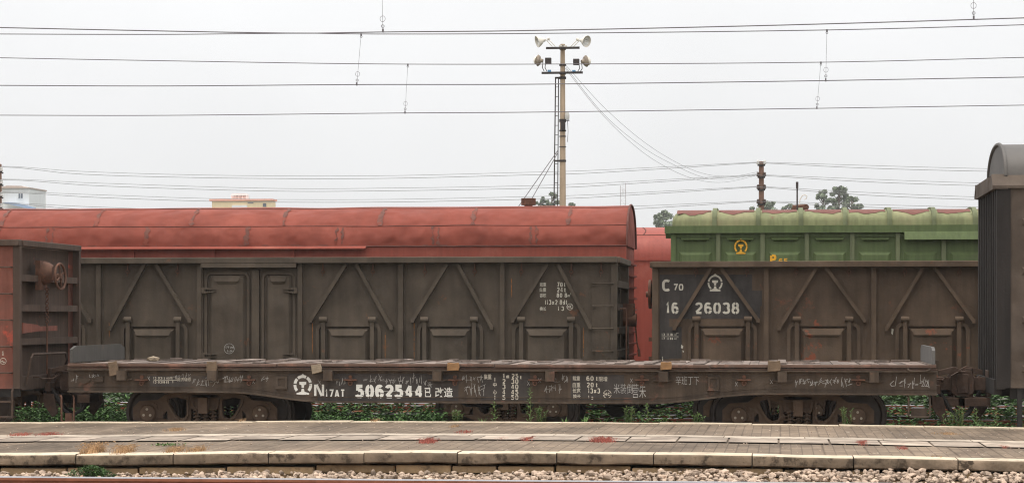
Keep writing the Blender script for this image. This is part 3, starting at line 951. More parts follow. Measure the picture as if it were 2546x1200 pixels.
while x < XB - .1:
    w = rd.uniform(.11, .17)
    n = rd.choice((1, 1, 2))
    ycut = [YN + .035] + ([rd.uniform(YN + .8, YN + 2.2)] if n == 2 else []) + [2 * TR_FLAT - YN - .035]
    for ya, yb in zip(ycut, ycut[1:]):
        dz = rd.uniform(-.014, .012) + (.02 if rd.random() < .1 else 0)
        dk.box(x + .003, min(x + w, XB) - .003, ya + .004, yb - .004, zt - .05, zt + dz, rot=(rd.uniform(-.004, .004), rd.uniform(-.05, .05), 0))
    x += w
for i in range(46):                 # splinters and packing strips lying on the planks
    x = rd.uniform(XA + .3, XB - .5); y = rd.uniform(YN + .1, YN + 2.6); l = rd.uniform(.12, .5)
    dk.box(x, x + l, y, y + rd.uniform(.04, .09), zt + .018, zt + .03 + rd.uniform(0, .015), rot=(0, rd.uniform(-.03, .03), rd.uniform(-.4, .4)))
dk.build('deck', 'plank', fw, smooth=False)
for xe, s_ in ((XA, 1), (XB, -1)):
    e = MB()
    e.box(xe + s_ * .004, xe + s_ * .03, YN + .05, 2 * TR_FLAT - YN - .05, z_in + .03, zl - .002)
    e.build('end_sill', 'flat', fw)
    p_ = MB()
    zb0, zb1 = zt + .012, zt + .262
    ya, yb = YN + .02, 2 * TR_FLAT - YN - .02
    xo = xe + s_ * .02
    p_.prismx([(ya, zb0), (ya, zb1 - .05), (ya + .22, zb1), (yb - .22, zb1), (yb, zb1 - .06), (yb, zb0)], xo, xo + s_ * .045)
    if s_ > 0:
        p_.build('end_board', 'plate', fw)
    else:
        p_.build('end_board', 'platelit', fw)
    hg = MB()
    for y in (ya + .3, ya + 1.1, ya + 1.9, yb - .3):
        hg.box(xe - s_ * .05, xe + s_ * .02, y - .04, y + .04, zt - .06, zt + .07)
    pieces(hg, 'board_hinge', 'flat', fw)
sp = None
for q in (306, 531, 818, 1089, 1369, 1650, 1945, 2173):
    px_ = wx(q, YN); dz_ = wz(q, 946, YN) - wz(1089, 946, YN)
    k = MB()
    zc0, zc1 = wz(1089, 946, YN), zl - .001
    k.plate(rrect(px_ - .068, px_ + .068, YN - .135, YN + .028, .012, 2), [rrect(px_ - .045, px_ + .045, YN - .11, YN + .0, .01, 2)], zc0, zc1)
    k.v = [(x_, z_, y_) for x_, y_, z_ in k.v]          # stand the socket upright
    k.prism([(px_ - .15, zc0 + .012), (px_ - .06, zc0 - .005), (px_ + .06, zc0 - .005), (px_ + .15, zc0 + .012), (px_ + .15, zc0 + .022), (px_ - .15, zc0 + .022)], YN - .02, YN + .03)
    k.build('stake_pocket', 'flat', fw)
for q in (352, 619, 871, 1131, 1330, 1596, 1850, 2134):
    px_, pz_ = wp(q, 944, YN)
    k = MB()
    k.box(px_ - .10, px_ + .10, YN - .03, YN + .03, pz_ - .008, pz_ + .012)
    k.prism([(px_ - .05, pz_ - .009), (px_ + .05, pz_ - .009), (px_ + .025, pz_ - .06), (px_ - .025, pz_ - .06)], YN + .012, YN + .03)
    k.cyl((px_, YN + .0, pz_ + .045), (px_, YN + .03, pz_ + .045), .03, n=10)
    k.ring((px_, YN - .012, pz_ - .05), (0, 1, 0), .028, .008, 12, 5)
    k.build('lashing_bracket', 'rustmetal', fw)
for q, y0, y1 in ((699, 935, 964), (1774, 936, 968)):
    k = MB()
    x0, z0 = wp(q - 14, y1, YN); x1, z1 = wp(q + 14, y0, YN)
    k.plate([(x0, z0), (x1, z0), (x1, z1), (x0, z1)], [[(x0 + .035, z0 + .03), (x1 - .035, z0 + .03), (x1 - .035, z1 - .03), (x0 + .035, z1 - .03)]], YN + .0, YN + .03)
    k.box(x0 - .01, x1 + .01, YN - .012, YN + .03, z0 - .014, z0 - .001)
    k.box(x0 + .034, x1 - .034, YN + .018, YN + .03, z0 + .029, z1 - .029)
    k.build('card_holder', 'flat', fw)
k = MB()                            # the two welded lugs at the left end
x0, z0 = wp(209, 950, YN)
k.prism([(x0 - .09, z0 + .06)] + [(x0 - .09 + .18 * i / 8, z0 + .03 - .05 * math.sin(math.pi * i / 8)) for i in range(9)] + [(x0 + .09, z0 + .06)], YN + .005, YN + .03)
x0, z0 = wp(246, 946, YN)
k.box(x0 - .06, x0 + .06, YN + .0, YN + .03, z0 - .02, z0 + .07)
pieces(k, 'lug', 'flat', fw)
# black repaint behind the lettering, number, text, chalk
YS = YN + .03
def patches(Y, rects, parent, name='paint_patch'):
    m_ = MB()
    for i, (x0, y0, x1, y1) in enumerate(rects):
        Pq = [(x0, y0), (x1, y0), (x1, y1), (x0, y1)]
        m_.add([(wp(a, c, Y)[0], Y - .0014 - .0003 * i, wp(a, c, Y)[1]) for a, c in Pq], [(0, 1, 2, 3)])
    return pieces(m_, name, 'patch', parent, smooth=False)
patches(YS, [(715, 928, 1062, 975), (790, 976, 1062, 996), (1062, 930, 1140, 995), (1195, 925, 1318, 994), (1419, 931, 1552, 993), (372, 934, 520, 962), (1552, 962, 1592, 992)], fw)
ms = Marks(YS)
ms.emblem(753, 956, 19.5, [(66, 128), (136, 172), (180, 222), (-42, 8), (16, 58)], 7.2)
ms.build('emblem', 'white', fw)
ms = Marks(YS)
ms.digits('N', 781, 952, 806, 986, .17).digits('17AT', 809, 967, 858, 988, .17, .2)
ms.digits('5062544', 884, 955, 1052, 989, .245, .13)
ms.line([(905, 972), (1050, 972)], .6)
ms.text('已', 1056, 963, 1072, 987, .02).text('改造', 1082, 962, 1126, 987, .015)
ms.build('number_lettering', 'white', fw)
ms = Marks(YS)
ms.text('集重', 1203, 929, 1222, 942, .012)
ms.digits('1', 1249, 928, 1257, 940, .2).digits('m', 1259, 928, 1266, 940, .16).digits('25', 1272, 928, 1289, 940, .2).digits('t', 1292, 932, 1298, 942, .2)
for i, (a, c) in enumerate((('2', '30'), ('3', '40'), ('4', '45'), ('5', '50'))):
    y0 = 941 + i * 13.2
    ms.digits(a, 1249, y0, 1257, y0 + 12.4, .19).digits(c, 1271, y0, 1289, y0 + 12.4, .19)
ms.digits('I', 1228, 937, 1233, 948, .16).text('中', 1226, 950, 1235, 961, .012).text('心', 1226, 968, 1235, 979, .012).digits('I', 1228, 981, 1233, 993, .16)
ms.text('载重', 1424, 934, 1442, 945, .01).digits('60', 1458, 934, 1476, 946, .19).digits('t', 1481, 934, 1487, 946, .18).text('限增', 1489, 935, 1510, 947, .008)
ms.text('自重', 1424, 950, 1443, 962, .01).digits('20', 1459, 950, 1476, 962, .19).digits('t', 1480, 950, 1487, 962, .18)
ms.text('长宽', 1424, 964, 1443, 976, .01).digits('13x3', 1462, 964, 1492, 977, .18)
ms.text('换长', 1425, 979, 1444, 990, .01).digits('1', 1462, 982, 1466, 991, .17).digits('3', 1470, 985, 1475, 992, .2)
for a0 in range(0, 360, 90):
    ms.arc(1510, 979, 9.6, a0 + 8, a0 + 82, 1.3, 8)
ms.digits('MC', 1503, 975, 1517, 983, .2)
ms.digits('13.03', 381, 936, 403, 942, .2).digits('12.05', 404, 937, 422, 942, .2).text('南厂段', 423, 935, 441, 942)
ms.line([(382, 944.2), (441, 944.2)], 1)
ms.digits('13.03', 381, 946, 403, 952, .2).digits('06.03', 404, 946, 420, 952, .2).digits('1', 428, 946, 432, 952, .2).text('南济辅修', 441, 938, 475, 947)
ms.build('data_lettering', 'cream', fw)
mc = Marks(YS)
for a in ((177, 933, 196, 950, 2, 1), (220, 930, 248, 938, 4, 2), (434, 928, 475, 938, 5, 3), (480, 938, 545, 960, 7, 4), (552, 932, 604, 950, 7, 5), (650, 934, 668, 948, 2, 6),
          (835, 942, 860, 962, 4, 7), (905, 932, 950, 952, 4, 8), (948, 934, 985, 955, 4, 9), (990, 932, 1050, 955, 7, 10), (1052, 945, 1074, 960, 2, 11),
          (1148, 930, 1202, 950, 6, 12), (1156, 950, 1208, 982, 5, 13), (1352, 955, 1398, 978, 4, 14), (1395, 934, 1414, 950, 2, 15), 
          (1975, 936, 2118, 960, 15, 18), (2236, 938, 2312, 962, 8, 19), (1335, 940, 1392, 950, 3, 30), (560, 945, 575, 955, 1, 31)):
    mc.scribble(*a, w=.9 if a[5] < 16 or a[5] > 20 else 1.15)
for q, yy in ((370, 940), (630, 948), (795, 950), (1071, 958), (1314, 952), (1342, 945), (1831, 954), (1918, 948), (1570, 945)):
    mc.line([(q - 3, yy - 5), (q + 3, yy + 5)], .9).line([(q + 3, yy - 5), (q - 3, yy + 5)], .9)
mc.text('米装倒', 1526, 953, 1573, 978, -.006).text('营朱', 1572, 953, 1606, 989, -.006).text('辛班丁下', 1680, 934, 1738, 956, -.008).text('22', 2290, 946, 2308, 960, -.006)
mc.line([(2229, 935), (2226, 958), (2217, 959), (2213, 954), (2222, 946)], 1.3)
mc.build('chalk_marks', 'chalk', fw)
# running gear
zb_ = 0
bogie(fw, wx(511, YN + .5), TR_FLAT, 0)
bogie(fw, wx(1984, YN + .5), TR_FLAT, 0)
coupler(fw, XA, TR_FLAT, 0, True)
coupler(fw, XB, TR_FLAT, 0, False)
u = MB()
u.box(XA + .3, XB - .3, TR_FLAT - .2, TR_FLAT - .14, .72, 1.05)
u.box(XA + .3, XB - .3, TR_FLAT + .14, TR_FLAT + .2, .72, 1.05)
for q in range(12):
    xq = XA + .8 + q * (XB - XA - 1.6) / 11
    u.box(xq - .05, xq + .05, YN + .05, 2 * TR_FLAT - YN - .05, .85, 1.05)
u.build('underframe', 'dark', fw)
x0 = wx(912, TR_FLAT)
k = MB(); k.prism([(x0 - .34, .55), (x0 + .34, .55), (x0 + .36, .80), (x0 - .36, .80)], TR_FLAT - .1, TR_FLAT + .3)
k.build('equipment_box', 'rustmetal', fw)
x0 = wx(1535, TR_FLAT - .4)
k = MB(); k.lathe([(0, 0), (.12, .0), (.18, .05), (.19, .1), (.19, .62), (.16, .7), (0, .72)], (x0, TR_FLAT - .6, .55), (0, 1, 0), 20)
k.build('air_reservoir', 'dark', fw)
k = MB()
k.tube([(wx(1100, 37), 37.0, .66), (wx(1440, 37), 37.0, .62), (wx(1700, 37), 37.0, .75)], .02, 6)
k.tube([(wx(1450, 36.8), 36.8, .50), (wx(1640, 36.8), 36.8, .52), (wx(1760, 36.8), 36.8, .70)], .018, 6)
k.tube([(wx(1135, 36.9), 36.9, .72), (wx(1142, 36.9), 36.9, .60), (wx(1160, 36.9), 36.9, .54), (wx(1250, 36.9), 36.9, .53)], .022, 6)
pieces(k, 'brake_rod', 'dark', fw)
def stirrup(q0, q1, y0, y1, Y, parent, m):
    k = MB()
    a, zt_ = wp(q0, y0, Y); c, zb__ = wp(q1, y1, Y)
    k.tube([(a - .02, Y + .02, zt_), (a, Y, zt_ - .02), (a, Y, zb__ + .02), (a + .03, Y, zb__), (c - .03, Y, zb__), (c, Y, zb__ + .02), (c, Y, zt_ - .02), (c - .02, Y + .02, zt_)], .016, 6)
    k.box(a + .02, c - .02, Y - .03, Y + .2, zb__ - .012, zb__ + .012)
    k.box(a + .04, c - .04, Y + .05, Y + .06, zb__ + .01, zb__ + .13)
    return k.build('step', m, parent)
stirrup(2259, 2312, 983, 1036, YN, fw, 'flat')
stirrup(153, 184, 983, 1048, YN, fw, 'rustmetal')
k = MB()
a, za = wp(2256, 920, YN)
k.tube([(a, YN - .03, za + .03), (a + .02, YN - .07, za), (a + .05, YN - .08, za - .012), (a + .26, YN - .08, za - .012), (a + .31, YN - .06, za + .01), (a + .33, YN - .03, za + .03)], .012, 6)
k.build('handrail', 'flat', fw)

# loose wooden blocks wedged at the deck edge, and the lump on the deck
def block(q, y0, y1, w, rot, m, label, th=.06):
    x0, z0 = wp(q, y1, YN); z1 = wz(q, y0, YN)
    ww = w * mpp(q, YN)
    pts = [(-ww / 2, z0), (ww / 2 - .01, z0 + .012), (ww / 2, (z0 + z1) / 2), (ww / 2 - .012, z1), (ww * .1, z1 - .01), (-ww / 2 + .008, z1 - .004)]
    zc = (z0 + z1) / 2
    c, s_ = math.cos(R(rot)), math.sin(R(rot))
    k = MB().prism([(x0 + px_ * c - (pz_ - zc) * s_, zc + px_ * s_ + (pz_ - zc) * c) for px_, pz_ in pts], YN - .055 - th, YN - .057)
    return tag(k.build('wooden_block', m, bevel=.006), label, 'wood block', 'wood blocks wedged along the deck edge')
block(286, 897, 933, 24, 8, 'wood', 'tilted greyish wood block nearest the left end board of the flat wagon')
block(530, 897, 926, 27, 0, 'wood', 'dark brown wood block over the stake pocket below the double doors')
block(790, 904, 927, 26, 10, 'woodpale', 'pale grey tilted wood block above the emblem on the flat wagon')
block(1129, 900, 921, 31, -2, 'woodtan', 'orange tan wood block above the 改造 lettering')
block(1657, 898, 919, 29, 0, 'woodtan', 'short two tone wood block below the wagon marked C70')
block(1925, 895, 923, 33, 0, 'wood', 'widest dark wood block, above the right bogie')
k = MB()
xk, zk = wp(381, 895, YN + 1.2)
stone(k, (xk, YN + 1.2, zk + .02), .075, random.Random(4), .75)
k.v = [(xk + (a - xk) * 1.3, c, zk + .012 + (d - zk - .012) * .8) for a, c, d in k.v]
tag(k.build('stone', 'woodpale', smooth=False), 'pale yellowish stone lying on the flat wagon deck near its left end', 'stone')

# ------------------------------------------------------------------ the two dark open wagons
YG = 43.0
WG = 3.2
def pressing(mb, x0, x1, y0, y1, Y, dy, sl):
    a, z1 = wp(x0, y0, Y); c, z0 = wp(x1, y1, Y)
    mb.frustum(a, c, z0, z1, Y, dy, sl)
def archpath(x0, x1, yt, yb, r, Y):
    pts = [(x0, yb), (x0, yt + r)]
    pts += [(x0 + r - r * math.cos(R(i * 22.5)), yt + r - r * math.sin(R(i * 22.5))) for i in range(1, 5)]
    pts += [(x1 - r + r * math.sin(R(i * 22.5)), yt + r - r * math.cos(R(i * 22.5))) for i in range(0, 5)]
    pts += [(x1, yb)]
    return [wp(a, c, Y) for a, c in pts]
def wedge(mb, a, c, z1, z0, y, up=.13, out=.06):   # pressed lip: slopes gently out, then turns under
    e = min(.12, (c - a) * .2)
    mb.add([(a, y, z1 + up), (c, y, z1 + up), (c - e * .4, y - out, z1), (a + e * .4, y - out, z1), (a + e, y, z0), (c - e, y, z0)],
           [(0, 1, 2, 3), (3, 2, 5, 4), (0, 3, 4), (1, 5, 2)])
def hatch(parent, x0, x1, s0, s1, yh, m):
    h = MB()
    h.strip(archpath(x0 + 2, x1 - 2, yh + 13, 960, 14, YG), .06, YG - .05, YG)
    pressing(h, s0 + 8, s1 - 8, yh + 21, 965, YG, .09, .07)
    a, z1 = wp(s0 + 15, yh + 39, YG); c, z0 = wp(s1 - 15, yh + 46, YG)
    wedge(h, a, c, z1, z0, YG - .088, .11, .035)
    xa, za = wp(s0 - 2, yh + 16, YG); xc, _ = wp(s1 + 2, yh + 16, YG)
    h.box(xa, xc, YG - .035, YG - .001, za + .03, za + .11)
    d = h.build('hatch_door', m, parent)
    for q in (s0, s1):
        k = MB()
        xq, zq = wp(q, yh, YG)
        k.box(xq - .036, xq + .036, YG - .105, YG - .06, wz(q, 965, YG), zq - .03)
        k.cyl((xq - .07, YG - .085, zq), (xq + .07, YG - .085, zq), .05, n=12)
        k.box(xq - .05, xq + .05, YG - .07, YG, zq - .05, zq + .055)
        k.build('hinge', m, d)
    return d
def brace(mb, p0, p1):
    a, za = wp(*p0, YG); c, zc = wp(*p1, YG)
    mb.strip([(a, za), (c, zc)], .062, YG - .095, YG + .001)
    mb.strip([(c - .03, zc - .0), (c + .03, zc)], .075, YG - .10, YG + .0005)
def hook(parent, q, m):
    k = MB()
    x0, z0 = wp(q, 657, YG)
    k.box(x0 - .012, x0 + .012, YG - .05, YG - .01, z0 - .1, z0 + .03)
    k.ring((x0, YG - .05, z0 - .13), (0, 1, .2), .03, .008, 12, 5)
    k.tube([(x0, YG - .05, z0 - .16), (x0 - .015, YG - .045, z0 - .22)], .006, 5)
    return k.build('tie_hook', 'rustmetal', parent)
def gondola(name, label, x_l, x_r, ytop, m, posts, panels):
    xl, xr = wx(x_l, YG), wx(x_r, YG)
    mid = (x_l + x_r) / 2
    mid = min(max(mid, 600), 2100)
    zt = wz(mid, ytop, YG); zr_ = wz(mid, ytop + 15, YG); zb = 1.02 + ZG
    w = thing(name, label, 'open wagon', ((xl + xr) / 2, TR_GOND, ZG), 'wagons in the yard')
    yb = 2 * TR_GOND - YG
    body = MB()
    body.box(xl + .01, xr - .01, YG, YG + .03, zb, zr_)
    body.box(xl + .01, xr - .01, yb - .03, yb, zb, zr_)
    pieces(body, 'side_wall', m, w)
    tr = MB()
    for y0, y1 in ((YG - .19, YG + .06), (yb - .06, yb + .19)):
        tr.box(xl, xr, y0, y1, zr_ + .001, zt)
    for xe in (xl, xr):
        s_ = 1 if xe == xl else -1
        tr.box(xe - s_ * .05, xe + s_ * .12, YG + .061, yb - .061, zr_ + .001, zt - .004)
    tr.build('top_rail', m, w, bevel=.01)
    for q in posts:
        k = MB(); x0 = wx(q, YG)
        k.box(x0 - .042, x0 + .042, YG - .095, YG, zb, zr_)
        k.box(x0 - .075, x0 + .075, YG - .012, YG, zb, zr_)
        k.build('side_post', m, w)
    for xe, s_ in ((xl, 1), (xr, -1)):
        k = MB()
        for y0, y1 in ((YG - .07, YG + .08), (yb - .08, yb + .07)):
            k.box(xe - s_ * .0, xe + s_ * .11, y0, y1, zb - .01, zr_)
        pieces(k, 'corner_post', m, w)
        k = MB()
        k.box(xe + s_ * .16, xe + s_ * .18, YG + .08, yb - .08, zb, zr_)
        for i in range(1, 5):
            zz = zb + (zr_ - zb) * i / 4.9
            k.prismx([(YG + .06, zz - .06), (YG + .06, zz + .06), (yb - .06, zz + .06), (yb - .06, zz - .06)], xe - s_ * .015, xe + s_ * .16)
        k.build('end_wall', m, w)
    fl = MB(); fl.box(xl + .02, xr - .02, YG + .03, yb - .03, zb, zb + .06)
    fl.box(xl + .1, xr - .1, TR_GOND - .2, TR_GOND + .2, zb - .32, zb)
    fl.build('floor', 'dark', w)
    sl = MB()
    sl.box(xl, xr, YG - .05, YG - .001, zb - .14, zb + .02)
    sl.build('side_sill', m, w)
    return w, xl, xr, zt, zr_, zb
LBL1 = 'dark open wagon with double doors and white 70t load text behind the flat wagon'
w1, xl, xr, zt1, zr1, zb1 = gondola('open_wagon', LBL1, -290, 1535, 640, 'gond', (-4, 248, 498, 748, 998, 1250), None)
br = MB()
for tl, tr_, bl, br_, yl, yr in ((862, 887, 774, 974, 796, 814), (1113, 1139, 1027, 1224, 796, 814), (1362, 1388, 1276, 1468, 796, 812), (362, 390, 276, 474, 816, 797), (112, 138, 24, 226, 816, 797)):
    for t_, b_ in (((tl, 656), (bl, yl)), ((tr_, 656), (br_, yr))):
        br = MB(); brace(br, t_, b_); br.build('diagonal_brace', 'gond', w1)
for x0, x1, s0, s1, yh in ((788, 946, 806, 927, 794), (1040, 1200, 1057, 1180, 794), (1276, 1442, 1297, 1421, 794), (304, 466, 321, 445, 794), (52, 212, 70, 193, 794)):
    hatch(w1, x0, x1, s0, s1, yh, 'gond')
for q in (70, 193, 319, 443, 804, 928, 1057, 1181, 1297, 1421, 1495):
    hook(w1, q, 'gond')
def door_leaf(x0, x1, side):
    d = MB()
    a, z1 = wp(x0, 672, YG); c, z0 = wp(x1, 960, YG)
    d.box(a, c, YG - .02, YG - .001, z0, z1)
    ins = 12
    d.strip(archpath(x0 + ins - 4, x1 - ins + 4, 679, 960, 14, YG), .045, YG - .06, YG - .02)
    pressing(d, x0 + ins + 3, x1 - ins - 3, 683, 960, YG - .02, .06, .05)
    a, z1 = wp(x0 + ins + 14, 699, YG); c, z0 = wp(x1 - ins - 14, 707, YG)
    wedge(d, a, c, z1, z0, YG - .082, .10, .035)
    d.box(wx(x0 + 2, YG), wx(x0 + 10, YG), YG - .045, YG - .021, wz(600, 960, YG), wz(600, 678, YG)) if side < 0 else d.box(wx(x1 - 10, YG), wx(x1 - 2, YG), YG - .045, YG - .021, wz(600, 960, YG), wz(600, 678, YG))
    o = d.build('door', 'gond', w1)
    for yy in (722, 884):
        h = MB()
        q = x0 + 3 if side < 0 else x1 - 3
        xq, zq = wp(q, yy, YG)
        h.cyl((xq, YG - .10, zq - .045), (xq, YG - .10, zq + .05), .04, n=10)
        xe = wx(q - side * 32, YG)
        for dz_ in (-.035, .04):
            h.add([(xq, YG - .14, zq + dz_ - .018), (xq, YG - .14, zq + dz_ + .018), (xe, YG - .10, zq + dz_ * .6), (xq, YG - .08, zq + dz_ - .018), (xq, YG - .08, zq + dz_ + .018), (xe, YG - .08, zq + dz_ * .6)],
                  [(0, 1, 2), (3, 5, 4), (0, 2, 5, 3), (1, 4, 5, 2), (0, 3, 4, 1)])
        h.build('hinge', 'gond', o)
    return o
door_leaf(506, 627, -1); door_leaf(647, 741, 1)
k = MB()
a, z1 = wp(628, 672, YG); c, z0 = wp(646, 960, YG)
k.box(a, c, YG - .085, YG - .021, z0, z1)
k.build('door_bar', 'gond', w1)
k = MB()
a, z1 = wp(498, 654, YG); c, z0 = wp(748, 665, YG)
k.box(a + .05, c - .05, YG - .188, YG, z0, zr1 - .0005)
k.box(wx(503, YG), wx(507, YG), YG - .06, YG - .001, zb1, z0)
k.box(wx(741, YG), wx(746, YG), YG - .06, YG - .001, zb1, z0)
k.build('door_frame', 'gond', w1)
ld = MB()
a, c = wx(1474, YG), wx(1526, YG)
ld.box(a - .02, c + .03, YG - .012, YG - .001, zb1, wz(1500, 700, YG))
for yy in (704, 760, 816, 872, 928):
    zz = wz(1500, yy, YG)
    ld.tube([(a, YG - .005, zz), (a, YG - .09, zz), (c, YG - .09, zz), (c, YG - .005, zz)], .012, 6)
    ld.box(a - .01, a + .03, YG - .03, YG - .011, zz - .05, zz + .02); ld.box(c - .03, c + .01, YG - .03, YG - .011, zz - .05, zz + .02)
ld.build('ladder', 'gond', w1)
ms = Marks(YG)
ms.text('载重', 1342, 702, 1358, 712, .01).digits('70t', 1385, 701, 1407, 713, .19)
ms.text('自重', 1342, 715, 1358, 725, .01).digits('24t', 1385, 714, 1408, 726, .19)
ms.text('容积', 1342, 729, 1358, 739, .01).digits('80.8', 1384, 728, 1410, 739, .19).digits('m', 1411, 730, 1417, 738, .17).digits('3', 1417, 727, 1420, 732, .2)
ms.digits('(13x2.89)', 1355, 745, 1410, 757, .16)
ms.text('换长', 1342, 762, 1358, 772, .01).digits('1.3', 1387, 761, 1402, 772, .18)
ms.arc(1417, 762, 7.6, 0, 360, 1.2, 24).digits('MC', 1411, 758, 1423, 766, .18)
ms.text('附加制动:', 670, 862, 696, 869, .005).text('空下拉', 676, 871, 693, 878, .005).text('重上拉', 676, 880, 693, 887, .005)
ms.build('data_lettering', 'cream', w1)
mc = Marks(YG - .08)
mc.arc(570, 866, 12.5, 10, 385, 1.0, 26).scribble(560, 858, 582, 866, 4, 44, .9).scribble(564, 868, 578, 878, 2, 45, .9)
mc.build('chalk_marks', 'chalk', w1)
# rust dribbles as worn stripes
rs = MB()
for q, y0, y1 in ((776, 798, 880), (957, 822, 892), (1029, 798, 892), (1450, 812, 888), (271, 800, 840), (1271, 690, 740)):
    rs.add([(wx(q, YG), YG - .004, wz(q, y0, YG)), (wx(q + 1.7, YG), YG - .004, wz(q, y0 + 6, YG)), (wx(q + 1.2, YG), YG - .004, wz(q, y1, YG)), (wx(q, YG), YG - .004, wz(q, y1 - 9, YG))], [(0, 1, 2, 3)])
M['dribble'] = paint('orange rust dribble', (.30, .12, .035), var=.4, scale=14, streak=0, bump=0, rust=(.09, .075, .06), rusta=.52, rustw=.06, rscale=14)
pieces(rs, 'rust_dribble', 'dribble', w1, smooth=False)
bogie(w1, wx(1257, YG + .6), TR_GOND, ZG)
bogie(w1, wx(1257, YG + .6) - 9.21, TR_GOND, ZG)
coupler(w1, xr, TR_GOND, ZG, False)
# hand brake on the right end
k = MB()
xh, zh = wp(1581, 795, YG + 1.6)
k.cyl((xr + .02, YG + 1.3, zh), (xr + .26, YG + 1.3, zh), .11, .12, 14)
k.box(xr + .02, xr + .2, YG + 1.2, YG + 1.42, zh - .02, zh + .3)
k.box(xr + .16, xr + .23, YG + 1.22, YG + 1.40, zh + .1, zh + .3)
k.tube([(xr + .24, YG + 1.28, zh - .05), (xr + .27, YG + 1.26, zh - .4), (xr + .31, YG + 1.25, zh - .55)], .014, 6)
k.cyl((xr + .305, YG + 1.25, zh - .53), (xr + .315, YG + 1.25, zh - .66), .024, n=8)
k.tube([(xr + .02, YG + .3, zh + .2), (xr + .13, YG + .3, zh + .2), (xr + .14, YG + .3, zh + .1), (xr + .14, YG + .3, zh - .9)], .016, 6)
k.build('hand_brake', 'rustmetal', w1)

LBL2 = 'brown open wagon marked C70 16 26038 in white, behind the flat wagon'
w2, xl2, xr2, zt2, zr2, zb2 = gondola('open_wagon', LBL2, 1622, 3440, 649, 'gond2', (1905, 2172, 2438, 2710, 2985, 3240), None)
br = MB()
for tl, tr_, bl, br_, yl, yr in ((1769, 1791, 1677, 1885, 815, 796), (2031, 2053, 1937, 2149, 815, 796), (2295, 2323, 2204, 2420, 817, 798), (2570, 2600, 2475, 2690, 817, 798)):
    for t_, b_ in (((tl, 664), (bl, yl)), ((tr_, 664), (br_, yr))):
        br = MB(); brace(br, t_, b_); br.build('diagonal_brace', 'gond2', w2)
for x0, x1, s0, s1 in ((1712, 1880, 1732, 1860), (1959, 2137, 1981, 2111), (2228, 2408, 2250, 2384), (2500, 2690, 2525, 2660)):
    hatch(w2, x0, x1, s0, s1, 793, 'gond2hatch')
for q in (1731, 1857, 1980, 2110, 2250, 2385):
    k = hook(w2, q, 'gond2')
patches(YG, [(1640, 682, 1870, 735), (1640, 735, 1890, 792), (1640, 792, 1664, 892), (1664, 812, 1695, 890), (1862, 722, 1898, 760)], w2)
ms = Marks(YG)
ms.digits('C', 1646, 694, 1669, 724, .21).digits('70', 1674, 705, 1699, 722, .19, .2)
ms.build('type_lettering', 'cream', w2)
ms = Marks(YG)
ms.emblem(1778, 703, 16.5, [(10, 170), (178, 232), (-52, 2)], 4.2)
ms.build('emblem', 'cream', w2)
ms = Marks(YG)
ms.digits('16', 1656, 751, 1687, 780, .2, .22).digits('26038', 1728, 751, 1838, 780, .2, .2)
ms.digits('1', 1645, 886, 1650, 898, .22)
ms.digits('13.11', 1645, 828, 1664, 834, .2).digits('18.11', 1666, 828, 1680, 834, .2).text('厂', 1681, 827, 1687, 834)
ms.line([(1645, 836), (1687, 836)], .9)
ms.digits('17.11', 1645, 838, 1664, 844, .2).digits('09.11', 1666, 838, 1680, 844, .2).text('厂', 1681, 838, 1687, 844)
ms.build('number_lettering', 'cream', w2)
mc = Marks(YG)
mc.poly([(1694, 856), (1699, 860), (1697, 866), (1693, 864)]).poly([(1697, 870), (1701, 873), (1698, 876)]).poly([(2217, 816), (2222, 818), (2219, 832), (2216, 828)])
mc.build('paint_splash', 'cream', w2)
bogie(w2, xl2 + 2.0, TR_GOND, ZG)
coupler(w2, xl2, TR_GOND, ZG, True)
k = MB()                             # hand brake wheel standing off the left end
xq, zq = wp(1613, 731, YG + .6)
k.lathe([(.0, -.05), (.05, -.05), (.06, .02), (.25, .0), (.26, .015), (.26, .045), (.24, .05), (.06, .06), (0, .06)], (xq, YG + .6, zq), (1, 0, 0), 24)
k.cyl((xq, YG + .6, zq), (xl2 + .1, YG + .6, zq), .04, n=8)
k.build('brake_wheel', 'rustmetal', w2)
k = MB()
for yy in (842, 890):
    xq, zq = wp(1615, yy, YG + .3)
    k.box(xq - .01, xl2 + .02, YG + .2, YG + .45, zq - .04, zq + .03)
pieces(k, 'end_bracket', 'rustmetal', w2)

# ------------------------------------------------------------------ red brown gondola at the left edge
YLW = 35.88
xe = wx(49, YLW)
lw_ = thing('open_wagon', 'faded red gondola at the left edge with a ribbed dark end and round hand brake', 'open wagon', (xe - 6.5, TR_FLAT, 0), 'wagons in the yard')
ybk = 2 * TR_FLAT - YLW
zt_ = wz(40, 595, YLW); zr_ = wz(40, 611, YLW); zb_ = wz(40, 966, YLW)
k = MB(); k.box(xe - 13, xe - .1, YLW + .02, YLW + .05, zb_, zr_); k.box(xe - 13, xe - .1, ybk - .05, ybk - .02, zb_, zr_)
pieces(k, 'side_wall', 'leftwag', lw_)
k = MB()
k.box(xe - 13, xe, YLW - .05, YLW + .11, zr_ + .001, zt_); k.box(xe - 13, xe, ybk - .11, ybk + .05, zr_ + .001, zt_)
k.box(xe - .13, xe + .03, YLW + .111, ybk - .111, zr_ + .001, zt_ - .004)
k.build('top_rail', 'leftend', lw_, bevel=.01)
k = MB()
k.box(xe - .105, xe, YLW, YLW + .10, zb_, zr_)
k.box(xe - .105, xe, ybk - .10, ybk, zb_, zr_)
pieces(k, 'corner_post', 'leftend', lw_)
k = MB()
k.box(xe - .20, xe - .18, YLW + .10, ybk - .10, zb_, zr_)
for yy in (689, 764, 847):
    zz = wz(49, yy + (1 if yy < 785 else 2), YLW + .1)
    k.prismx([(YLW + .1, zz - .05), (YLW + .1, zz + .05), (ybk - .1, zz + .05), (ybk - .1, zz - .05)], xe - .18, xe - .02)
